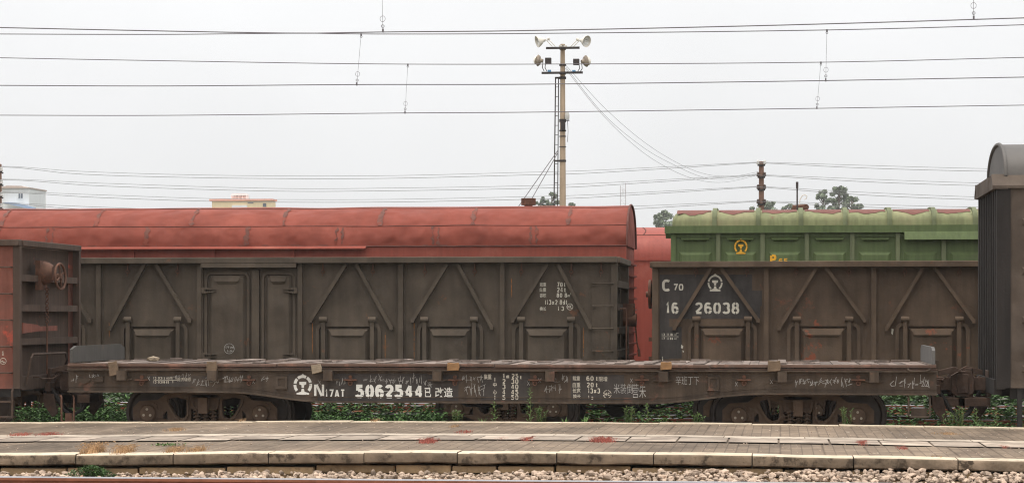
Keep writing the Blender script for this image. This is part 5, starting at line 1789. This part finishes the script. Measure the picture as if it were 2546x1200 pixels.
for lab, pts in (('left guy wire slanting from the lamp pole down behind the chimney', [(1387, 374), (1290, 512)]), ('right guy wire slanting from the lamp pole to the right of the chimney', [(1388, 378), (1316, 505)])):
    a, z = wp(*pts[0], YP); c, z2 = wp(*pts[1], YP - 2)
    d = Vector((c - a, -2, z2 - z)); e_ = Vector((a, YP, z)) + d * ((z + .5) / (z - z2))
    tag(MB().tube([(a, YP, z), tuple(e_)], .014, 5).build('guy_wire', 'wire'), lab, 'guy wire', 'guy wires of the lamp pole')

# ------------------------------------------------------------------ telegraph poles and wires
YT_ = 110.0
sT = mpp(1893, YT_)
def tele_pole(px, ytop, levels, label, flip):
    x, zt__ = wp(px, ytop, YT_)
    t = thing('telegraph_pole', label, 'telegraph pole', (x, YT_, -.6), 'telegraph poles')
    k = MB(); k.lathe([(0, 0), (.16, 0), (.11, zt__ + .6), (0, zt__ + .62)], (x, YT_, -.6), (0, 0, 1), 14)
    k.build('pole', 'brownpole', t)
    for yy in levels:
        z = wz(px, yy, YT_)
        k = MB()
        k.box(x - .04, x + .04, YT_ - .5, YT_ + .5, z - .10, z - .03)
        k.box(x - .17, x + .17, YT_ - .16, YT_ - .08, z - .09, z - .02)
        k.build('crossarm', 'ironblack', t)
        for dx in (-.15, .15):
            k = MB()
            k.lathe([(0, 0), (.05, 0), (.075, .03), (.06, .09), (.05, .11), (.065, .15), (.03, .2), (0, .2)], (x + dx, YT_ - .12, z - .02), (0, 0, 1), 12)
            k.build('insulator', 'porcelain' if (yy == levels[0] or flip) else 'browninsul', t)
    return t
tele_pole(1893, 402, (408, 438, 469, 505), 'brown telegraph pole with dark insulators rising behind the green wagon', False)
tele_pole(-2, 408, (425, 456, 487, 515), 'telegraph pole with white insulators cut by the left edge', True)
tk = MB()
WL = [([(-300, 397), (0, 413), (180, 425), (450, 434), (760, 437.5), (1000, 436), (1300, 428.5), (1460, 424), (1885, 403)], [(1885, 403), (2150, 411), (2450, 419), (2700, 421)], 'topmost'),
      ([(-300, 430), (0, 445), (240, 455), (700, 468.5), (1000, 467), (1300, 462), (1460, 456.5), (1885, 434)], [(1885, 434), (2150, 445), (2450, 455), (2700, 458)], 'second highest'),
      ([(-300, 462), (0, 477), (240, 484), (525, 493.5), (760, 496), (1000, 495), (1300, 489), (1460, 484.5), (1885, 463)], [(1885, 463), (2150, 478), (2450, 490), (2700, 493)], 'third highest'),
      ([(-300, 492), (0, 504), (180, 512), (500, 523), (900, 527), (1300, 520), (1560, 513), (1885, 499)], [(1885, 499), (2150, 508), (2450, 515), (2700, 517)], 'lowest')]
for L1, L2, nm in WL:
    for off, who in ((0, 'farther'), (5.2, 'nearer')):
        p1 = [(a, c + off * (0 if a in (0, 1885) else 1) + (1.5 if off else 0)) for a, c in L1]
        p2 = [(a, c + off * (0 if a in (0, 1885) else 1) + (1.5 if off else 0)) for a, c in L2]
        Yw = YT_ + (.4 if off == 0 else -.4)
        p1 = [(-1900, p1[1][1] + 8)] + p1[1:]
        p2 = p2 + [(3800, p2[0][1] + 6)]
        pts = path3(p1, Yw, 70) + path3(p2, Yw, 50)[1:]
        tag(MB().tube(pts, .0115 if off else .009, 5).build('telegraph_wire', 'wirepale'), '%s wire of the %s pair strung between the telegraph poles' % (who, nm), 'wire', 'telegraph wires')
for i, (lab, pts) in enumerate((('upper cable drooping from the lamp pole to the telegraph pole', [(1407, 163), (1500, 265), (1600, 352), (1690, 408), (1760, 434), (1830, 437), (1885, 427)]),
                                ('middle cable drooping from the lamp pole to the telegraph pole', [(1407, 168), (1500, 283), (1600, 367), (1680, 412), (1750, 441), (1815, 445), (1885, 431)]),
                                ('lower cable drooping from the lamp pole to the telegraph pole', [(1405, 170), (1490, 277), (1585, 368), (1665, 420), (1735, 447), (1800, 453), (1885, 435)]))):
    Yf = lambda q: 82 - .2 + (q - 1405) / 480 * 28
    tag(MB().tube(path3(pts, Yf, 40), .0065, 5).build('cable', 'wirepale'), lab, 'cable', 'cables between the poles')

# thin post and water crane behind the green roof
YK = 62.0
x, z = wp(1982, 452, YK)
k = MB(); k.tube([(x, YK, -.6), (x, YK, z - .1)], .02, 6); k.cyl((x, YK, z - .12), (x, YK, z), .032, n=8); k.box(x - .03, x + .03, YK - .03, YK + .03, z - .16, z - .12)
tag(k.build('post', 'ironblack'), 'thin black post with a small head behind the green roof', 'post')
x, z = wp(1990, 515, YK + 1)
wc = thing('water_crane', 'rusty pipe stand with a curved pale spout just above the green roof', 'water crane', (x, YK + 1, -.6))
k = MB(); k.cyl((x - .2, YK + 1, z), (x + .17, YK + 1, z + .02), .06, n=12); k.cyl((x - .14, YK + 1, -.6), (x - .14, YK + 1, z), .09, n=12); k.box(x + .02, x + .2, YK + .93, YK + 1.07, z - .1, z + .04)
k.cyl((x + .15, YK + .9, z), (x + .15, YK + 1.1, z), .07, n=12)
k.build('pipe', 'rustmetal', wc)
k = MB(); k.tube([(x - .03, YK + 1, z + .02), (x - .01, YK + 1, z + .2), (x + .05, YK + 1, z + .3), (x + .12, YK + 1, z + .32), (x + .17, YK + 1, z + .28), (x + .15, YK + 1, z + .22), (x + .1, YK + 1, z + .2)], .014, 6)
k.build('spout', 'lampwhite', wc)

# ------------------------------------------------------------------ buildings, lattice tower
YBd = 420.0
xb0, zb1_ = wp(15, 469, YBd); xb1 = wx(72, YBd)
gb = thing('building', 'pale grey flat roofed building at the far left edge of the skyline', 'building', (xb0 - 3, YBd + 4, -.6))
k = MB(); k.box(xb0 - 14, xb1, YBd, YBd + .3, -.6, zb1_); k.box(xb0 - 14, xb0 - 13.7, YBd + .3, YBd + 10, -.6, zb1_); k.box(xb0 - 13.7, xb1, YBd + 9.7, YBd + 10, -.6, zb1_)
k.build('wall', 'bwall', gb)
k = MB(); k.box(xb1 - .3, xb1 + .002, YBd + .3, YBd + 9.7, -.6, zb1_ - .02); k.build('side_wall', 'bside', gb)
k = MB(); k.box(xb0 - 14.3, xb1 + .15, YBd - .35, YBd + 10.2, zb1_, zb1_ + .22)
a = wx(40, YBd)
k.prism([(xb0 - 2, zb1_ + .22), (wx(60, YBd), zb1_ + .22), (wx(48, YBd), zb1_ + .55), (wx(12, YBd), zb1_ + .6)], YBd + 1, YBd + 6)
k.build('roof', 'bslab', gb)
k = MB(); x0, z1 = wp(45, 480, YBd); x1, z0 = wp(58, 494, YBd)
k.plate([(x0, z0), (x1, z0), (x1, z1), (x0, z1)], [[(x0 + .08, z0 + .08), ((x0 + x1) / 2 - .03, z0 + .08), ((x0 + x1) / 2 - .03, z1 - .08), (x0 + .08, z1 - .08)], [((x0 + x1) / 2 + .03, z0 + .08), (x1 - .08, z0 + .08), (x1 - .08, z1 - .08), ((x0 + x1) / 2 + .03, z1 - .08)]], YBd - .1, YBd - .003)
wnd = k.build('window', 'bwhite', gb)
k = MB(); k.box(x0 + .05, x1 - .05, YBd - .04, YBd - .005, z0 + .05, z1 - .05); k.build('pane', 'bglass', wnd)
k = MB()
x0, z0 = wp(15, 505, YBd); x1, z1 = wp(90, 516, YBd)
k.prism([(x0, z0), (x0, z0 + .12), (wx(45, YBd), wz(45, 506, YBd) + .1), (x1, z1), (x1, z1 - .5)], YBd - 1.5, YBd - .2)
k.build('awning', 'awning', gb)
YY = 400.0
x0, z0 = wp(527, 500, YY); x1 = wx(676, YY); zt_y = wz(600, 499, YY)
yb_ = thing('building', 'yellow building top with salmon cornice above the red roof', 'building', ((x0 + x1) / 2, YY + 5, -.6))
k = MB(); k.box(x0, x1, YY, YY + 3, -.6, zt_y); k.build('wall', 'byellow', yb_)
k = MB(); k.box(wx(521, YY), wx(679, YY), YY - .3, YY + 3.3, zt_y, wz(600, 494.5, YY)); k.build('cornice', 'bpink', yb_)
k = MB()
a, zc0 = wp(575, 494, YY + 2); c, zc1 = wp(613, 486, YY + 2)
for q in range(5):
    xx = a + (c - a) * q / 4
    k.box(xx - .05, xx + .05, YY + 2, YY + 2.15, zc0 - .05, zc1)
k.box(a - .05, c + .05, YY + 2.5, YY + 4, zc0 - .2, zc1 - .1)
k.prism([(a, zc1), (c, zc1), (c - .05, zc1 + .3), (a + .15, zc1 + .3)], YY + 1.9, YY + 4.2)
k.build('water_heater', 'bwhite', yb_)
k = MB(); a, z = wp(577, 510, YY); c, z2 = wp(615, 516, YY); k.box(a, c, YY - .25, YY - .003, z2 - .5, z); k.build('canopy', 'bwhite', yb_)
k = MB(); a, z = wp(616, 504, YY); c = wx(630, YY); k.box(a, c, YY - .1, YY - .002, z - .08, z + .03); k.box(wx(654, YY), wx(662, YY), YY - .08, YY - .002, wz(655, 514, YY), wz(655, 505, YY)); k.build('window', 'bglass', yb_)
YQ = 700.0
xt0, zt0 = wp(1549, 452, YQ)
t = MB()
hw = .7
for sx in (-1, 1):
    for sy in (0, .84):
        t.tube([(xt0 + sx * hw * 1.3, YQ + sy, -.6), (xt0 + sx * hw, YQ + sy, zt0 - 1.2 + (.9 if sx > 0 else .2))], .06, 5)
z = 2.0; i = 0
while z < zt0 - 2:
    s_ = 1 if i % 2 else -1
    t.tube([(xt0 - s_ * hw * 1.15, YQ, z), (xt0 + s_ * hw * 1.15, YQ, z + 1)], .035, 4)
    t.tube([(xt0 - hw * 1.15, YQ, z), (xt0 + hw * 1.15, YQ, z)], .03, 4)
    z += 1; i += 1
for q in (1543, 1549, 1555):
    xq = wx(q, YQ); t.box(xq - .09, xq + .09, YQ - .3, YQ - .1, wz(q, 482, YQ), wz(q, 470, YQ))
t.tube([(xt0, YQ, zt0 - 4), (xt0, YQ, zt0)], .04, 4)
tag(t.build('lattice_tower', 'tower'), 'faint lattice mast in the haze right of the lamp pole', 'mast')

# ------------------------------------------------------------------ trees
def leafblob(mb, c, r, n, s, rd, squash=1.0):
    for _ in range(n):
        d = Vector((rd.gauss(0, 1), rd.gauss(0, 1), rd.gauss(0, 1))).normalized() * r * rd.uniform(.25, 1) ** .5
        p_ = Vector(c) + Vector((d.x, d.y, d.z * squash))
        a = Vector((rd.gauss(0, 1), rd.gauss(0, 1), rd.gauss(0, 1))).normalized()
        b_ = a.orthogonal().normalized() * s * rd.uniform(.6, 1.2)
        e_ = a.cross(b_).normalized() * s * rd.uniform(.35, .7)
        mb.add([p_ - b_, p_ + e_, p_ + b_, p_ - e_], [(0, 1, 2, 3)])
def tree(px, ytop, wpx, Y, label, seed, hpx=None, clumps=16):
    clumps = int(clumps * 2.0)
    rd = random.Random(seed)
    x, zt__ = wp(px, ytop, Y)
    m = mpp(px, Y)
    W_ = wpx * m
    t = thing('tree', label, 'tree', (x, Y, -.6), 'trees on the skyline')
    k = MB()
    hcr = (hpx or wpx * 1.3) * m
    low = max(0, (zt__ + .6) * .72 - hcr)
    k.tube([(x, Y, -.6), (x + .1, Y, zt__ * .4), (x - .05, Y, zt__ - hcr * .7), (x, Y, zt__ - hcr * .2)], [.4, .34, .22, .06], 8)
    cl = []
    for i in range(clumps):
        v = rd.random()
        zz = zt__ - hcr * v
        sp_ = max(0, math.sin(math.pi * min(1, v * .85 + .12))) ** .7
        cx_, cy_ = x + rd.uniform(-.5, .5) * W_ * sp_, Y + rd.uniform(-.4, .4) * W_ * sp_
        cl.append((cx_, cy_, zz - W_ * .08))
        k.tube([(x, Y, zz - hcr * .25), (cx_, cy_, zz - W_ * .08)], [.13, .04], 5)
    for _ in range(int(clumps * low / max(hcr, .1) * .8)):
        zz = zt__ - hcr - low * rd.random()
        cx_, cy_ = x + rd.uniform(-.5, .5) * W_, Y + rd.uniform(-.4, .4) * W_
        cl.append((cx_, cy_, zz))
    k.build('trunk', 'bark', t)
    f = MB()
    for c_ in cl:
        leafblob(f, c_, W_ * rd.uniform(.08, .19), 64, .36, rd, .8)
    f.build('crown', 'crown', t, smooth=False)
    return t
tree(1644, 522, 52, 480, 'hazy tree just left of the green wagon, above the far red wagon', 1, 60)
tree(1372, 478, 34, 480, 'slim leafy tree seen directly left of the lamp pole', 2, 60, 10)
tree(1345, 490, 26, 480, 'small sparse tree between the chimney and the lamp pole', 3, 40, 9)
tree(1420, 503, 16, 480, 'low tree top barely showing right of the lamp pole', 14, 30, 6)
tree(2047, 470, 38, 460, 'narrow tall tree, left one of the taller pair behind the green roof', 4, 80, 14)
tree(2086, 464, 46, 460, 'tallest tree above the green roof, in the middle of the clump', 5, 85, 20)
tree(2118, 487, 44, 450, 'lower round tree at the right of the clump above the green roof', 6, 60, 14)
tree(1908, 500, 52, 480, 'low rounded tree right behind the telegraph pole', 7, 50, 14)
tree(1962, 506, 34, 480, 'low bushy tree beside the thin black post', 8, 40, 10)
tree(1874, 513, 24, 480, 'small tree top just left of the telegraph pole', 9, 30, 7)
tree(2026, 516, 20, 460, 'low bush top left of the tree clump above the green roof', 15, 25, 6)

# ------------------------------------------------------------------ weeds and grass
def leaf(mb, p_, d, L_, w, droop=.3):
    d = Vector(d).normalized()
    sd = d.cross(Vector((0, 0, 1)))
    sd = Vector((1, 0, 0)) if sd.length < .05 else sd.normalized()
    a = Vector(p_); b_ = a + d * L_ * .5; c_ = a + d * L_ + Vector((0, 0, -droop * L_))
    mb.add([a, b_ - sd * w / 2, c_, b_ + sd * w / 2], [(0, 1, 2, 3)])
rd = random.Random(44)
wd = MB()
def under(x0, x1, y0, y1, n, zmax, s):
    for _ in range(n):
        X, Y = rd.uniform(x0, x1), rd.uniform(y0, y1)
        hgt = zmax * (.55 + .45 * mnoise.noise((X * 1.1, Y * 1.1, 4))) * rd.uniform(.6, 1)
        z0 = -.55
        for j in range(7):
            zz = z0 + (hgt - z0) * (j + 1) / 7 * rd.uniform(.85, 1)
            for _k in range(3):
                a = rd.uniform(0, 6.28)
                leaf(wd, (X + rd.uniform(-.06, .06), Y + rd.uniform(-.06, .06), zz), (math.cos(a), math.sin(a), rd.uniform(-.1, .7)), s * rd.uniform(.6, 1.3), s * .45)
under(wx(30, 41), wx(345, 41), 40.2, 42.2, 560, .62, .10)
under(wx(770, 41), wx(1090, 41), 40.2, 42.2, 560, .42, .10)
under(wx(1090, 41), wx(1760, 41), 40.4, 42.2, 220, .05, .12)
under(wx(2170, 41), wx(2540, 41), 40.4, 42.2, 240, .15, .12)
under(-14, 9, 47.4, 49.3, 400, .25, .16)
under(-16, 10, 53.5, 56, 350, .35, .18)
under(-22, 14, 60, 75, 700, .45, .3)
tag(wd.build('weeds', 'weed', smooth=False), 'dense green weeds growing between the tracks under the wagons', 'weeds', kind='stuff')

def weed(px, ytop, ybase, label, kind, seed, Y=None):
    rd = random.Random(seed)
    Y = Y or 35.78
    x, zt__ = wp(px, ytop, Y)
    z0 = -.2
    t = thing('weed', label, 'weed', (x, Y, z0), 'weeds along the back of the platform')
    st_ = MB(); lf = MB()
    zbs = max(z0, wz(px, ybase + 8, Y))
    if kind == 'spire':
        st_.tube([(x, Y, z0), (x + .02, Y, (z0 + zt__) / 2), (x, Y, zt__)], [.009, .007, .003], 5)
        n = int(26 * max(.5, (zt__ - zbs) / .4))
        for i in range(n):
            t_ = i / n
            zz = zbs + (zt__ - zbs) * t_
            a = i * 2.4
            leaf(lf, (x, Y, zz), (math.cos(a), math.sin(a), .75), (.15 * (1 - t_) + .045), .026, .35)
    elif kind == 'bush':
        for s_ in range(5):
            dx, dy = rd.uniform(-.10, .10), rd.uniform(-.05, .05)
            zz1 = zt__ - abs(dx) * .8
            st_.tube([(x, Y, z0), (x + dx * .5, Y + dy, (z0 + zz1) / 2), (x + dx, Y + dy, zz1)], [.007, .005, .003], 5)
            for i in range(14):
                t_ = i / 14
                zz = zbs + (zz1 - zbs) * t_
                a = i * 2.4 + s_
                leaf(lf, (x + dx * t_, Y + dy * t_, zz), (math.cos(a), math.sin(a), .9), .13 * (1.1 - .6 * t_), .022, .3)
    else:                            # blades
        st_.tube([(x, Y, z0), (x, Y, zbs + .02)], .008, 5)
        for i in range(9):
            a = rd.uniform(0, 6.28); L_ = (zt__ - zbs + .05) * rd.uniform(.6, 1.15)
            leaf(lf, (x, Y, zbs - .03), (math.cos(a) * .5, math.sin(a) * .4, 1), L_, .02, .18)
    st_.build('stem', 'stem', t)
    lf.build('leaves', 'weedlight', t, smooth=False)
    return t
for i, a in enumerate((
    (1317, 962, 1045, 'tall spiky weed right of the white load table, highest of the weeds', 'spire'),
    (1343, 1009, 1046, 'bushy leafy weed right beside the tallest weed', 'bush'),
    (1229, 996, 1044, 'thin straight weed stalk below the white load table', 'spire'),
    (1135, 1016, 1044, 'dark leafy weed in front of the axle left of the load table', 'bush'),
    (1563, 1004, 1047, 'upright bushy weed below the chalked characters in the middle', 'bush'),
    (1609, 1000, 1047, 'upright spiky weed just right of the chalked characters in the middle', 'spire'),
    (1647, 1034, 1048, 'low round leafy weed between the middle weeds and the right bogie', 'bush'),
    (1735, 1024, 1049, 'spreading low weed left of the right bogie wheel', 'bush'),
    (2106, 1004, 1056, 'large bright weed covering the right axle box', 'bush'),
    (1455, 1029, 1046, 'small blade weed left of the centre reservoir', 'blade'),
    (1500, 1032, 1047, 'small blade weed below the round reservoir', 'blade'),
    (1405, 1030, 1046, 'short weed sprig below the white 60t text', 'blade'),
    (990, 1028, 1045, 'small green sprig under the 已改造 lettering', 'blade'),
    (1200, 1034, 1045, 'lowest blade tuft left of the thin stalk weed', 'blade'),
    (2214, 1036, 1057, 'dry bent sprig right of the right bogie', 'blade'),
    (2357, 1018, 1060, 'leafy weed, leftmost of those under the right coupler', 'bush'),
    (2386, 1008, 1060, 'tall leafy weed with several stalks under the right coupler', 'bush'),
    (2427, 1013, 1061, 'leafy weed with drooping tip right of the coupler', 'spire'),
    (2477, 1012, 1061, 'single upright weed in front of the dark van', 'spire'))):
    weed(a[0], a[1], a[2], a[3], a[4], 100 + i)

def tuft(px, py, wpx, hpx, m, label, seed, n, green=False):
    rd = random.Random(seed)
    X0, Y0 = gy(px, py)
    mm = mpp(px, Y0)
    cen = [rd.gauss(0, .4) for _ in range(7)]
    f = MB()
    for _ in range(n):
        u_ = rd.choice(cen) + rd.gauss(0, .17)
        if abs(u_) > 1: continue
        x = X0 + u_ * wpx * mm / 2
        y = Y0 + rd.gauss(0, .14) + .1
        hh = hpx * mm * rd.uniform(.35, 1.35) * (1 - .6 * u_ * u_)
        a = rd.uniform(-1, 1)
        bx = x + a * hh * rd.uniform(.2, .8)
        z0 = zP(x, y) - .006
        w = rd.uniform(.002, .0045)
        by = y + rd.uniform(-.4, .4) * hh
        hh *= .8
        f.add([(x - w, y, z0), (x + w, y, z0), (bx, by, z0 + hh), ], [(0, 1, 2)])
        f.add([(bx, by, z0 + hh * .9), (bx + a * .02 + w * 2, by, z0 + hh * .96), (bx + a * .045, by, z0 + hh * .83)], [(0, 1, 2)])
    return tag(f.build('grass_tuft', m, smooth=False), label, 'grass', 'grass tufts on the platform')
for i, a in enumerate((
    (48, 1083, 85, 9, 'redgrass', 'red withered grass at the far left of the platform', 220),
    (112, 1082, 75, 9, 'redgrass', 'second red withered grass patch from the left, beside the pale slabs', 200),
    (1060, 1099, 58, 12, 'redgrass', 'red grass tuft under the big wagon number', 220),
    (1307, 1093, 36, 9, 'redgrass', 'small red tuft on the slabs left of the largest red tuft', 130),
    (1491, 1096, 88, 12, 'redgrass', 'largest dark red grass tuft in the middle of the slab strip', 420),
    (1243, 1091, 34, 5, 'redgrass', 'faint red tuft on the slabs right below the load table', 70),
    (1150, 1074, 46, 6, 'redgrass', 'orange red grass on the pavers behind the slab strip', 90),
    (2147, 1103, 38, 10, 'redgrass', 'bright red tuft on the slabs at the right', 150),
    (2241, 1114, 32, 7, 'redgrass', 'red tuft in front of the slabs at the right', 90),
    (2495, 1111, 42, 5, 'redgrass', 'faint red grass on the slabs near the right edge', 70),
    (232, 1124, 58, 27, 'straw', 'large brown dry grass clump on the left front of the platform', 420),
    (303, 1124, 60, 20, 'straw', 'second brown dry clump right of the large one', 320),
    (432, 1121, 58, 14, 'straw', 'long low dry grass strip by the front coping, its left half', 230),
    (486, 1120, 52, 14, 'straw', 'long low dry grass strip by the front coping, its right half', 200),
    (430, 1069, 62, 8, 'straw', 'dry orange grass on the pavers below the left bogie', 160),
    (1125, 1060, 30, 7, 'straw', 'tiny dry tuft near the back edge left of the thin weed stalk', 60),
    (2352, 1078, 76, 6, 'straw', 'dry orange grass on the pavers at the far right', 160),
    (600, 1046, 18, 8, 'straw', 'dry sprig on the back edge below the left bogie springs', 40),
    (933, 1046, 18, 8, 'straw', 'dry sprig on the back edge below the wagon number', 40),
    (2330, 1137, 40, 6, 'straw', 'dark dry tuft at the front coping at the right', 70))):
    tuft(a[0], a[1], a[2], a[3], a[4], a[5], 300 + i, a[6])
gt = MB()
rd = random.Random(8)
for _ in range(90):
    px_ = rd.gauss(415, 18); X0, Y0 = gy(px_, 1106)
    leaf(gt, (X0, Y0 + rd.uniform(-.2, .2), zP(X0, Y0)), (rd.uniform(-1, 1), rd.uniform(-1, 1), .5), .05, .02)
tag(gt.build('grass_tuft', 'weedlight', smooth=False), 'low green patch on the pavers above the dry grass strip', 'grass', 'grass tufts on the platform')
gt = MB()
for _ in range(1500):
    px_ = 240 + max(-75, min(65, rd.gauss(0, 32)))
    Yq = YF - rd.uniform(.05, .35)
    X0 = wx(px_, Yq)
    hh = max(.0, .16 * (1 - ((px_ - 225) / 75) ** 2)) * rd.random()
    leaf(gt, (X0, Yq, zf - .10 + hh), (rd.uniform(-1, 1), rd.uniform(-1, .6), rd.uniform(0, 1)), rd.uniform(.03, .06), .018)
tag(gt.build('shrub', 'weed', smooth=False), 'low feathery green weed growing from the foot of the platform at the left', 'weed')

# ------------------------------------------------------------------ air
hz = MB(); hz.box(-420, 330, -30, 800, -1.7, 42)
ho = hz.build('haze', 'white', smooth=False)
ho.data.materials.clear()
hm = bpy.data.materials.new('haze air'); hm.use_nodes = True
hn = hm.node_tree; hn.nodes.clear()
hv = hn.nodes.new('ShaderNodeVolumePrincipled'); hout = hn.nodes.new('ShaderNodeOutputMaterial')
hv.inputs['Color'].default_value = (.96, .97, .98, 1)
hv.inputs['Density'].default_value = .0002
hn.links.new(hv.outputs[0], hout.inputs['Volume'])
ho.data.materials.append(hm)
tag(ho, kind='stuff')
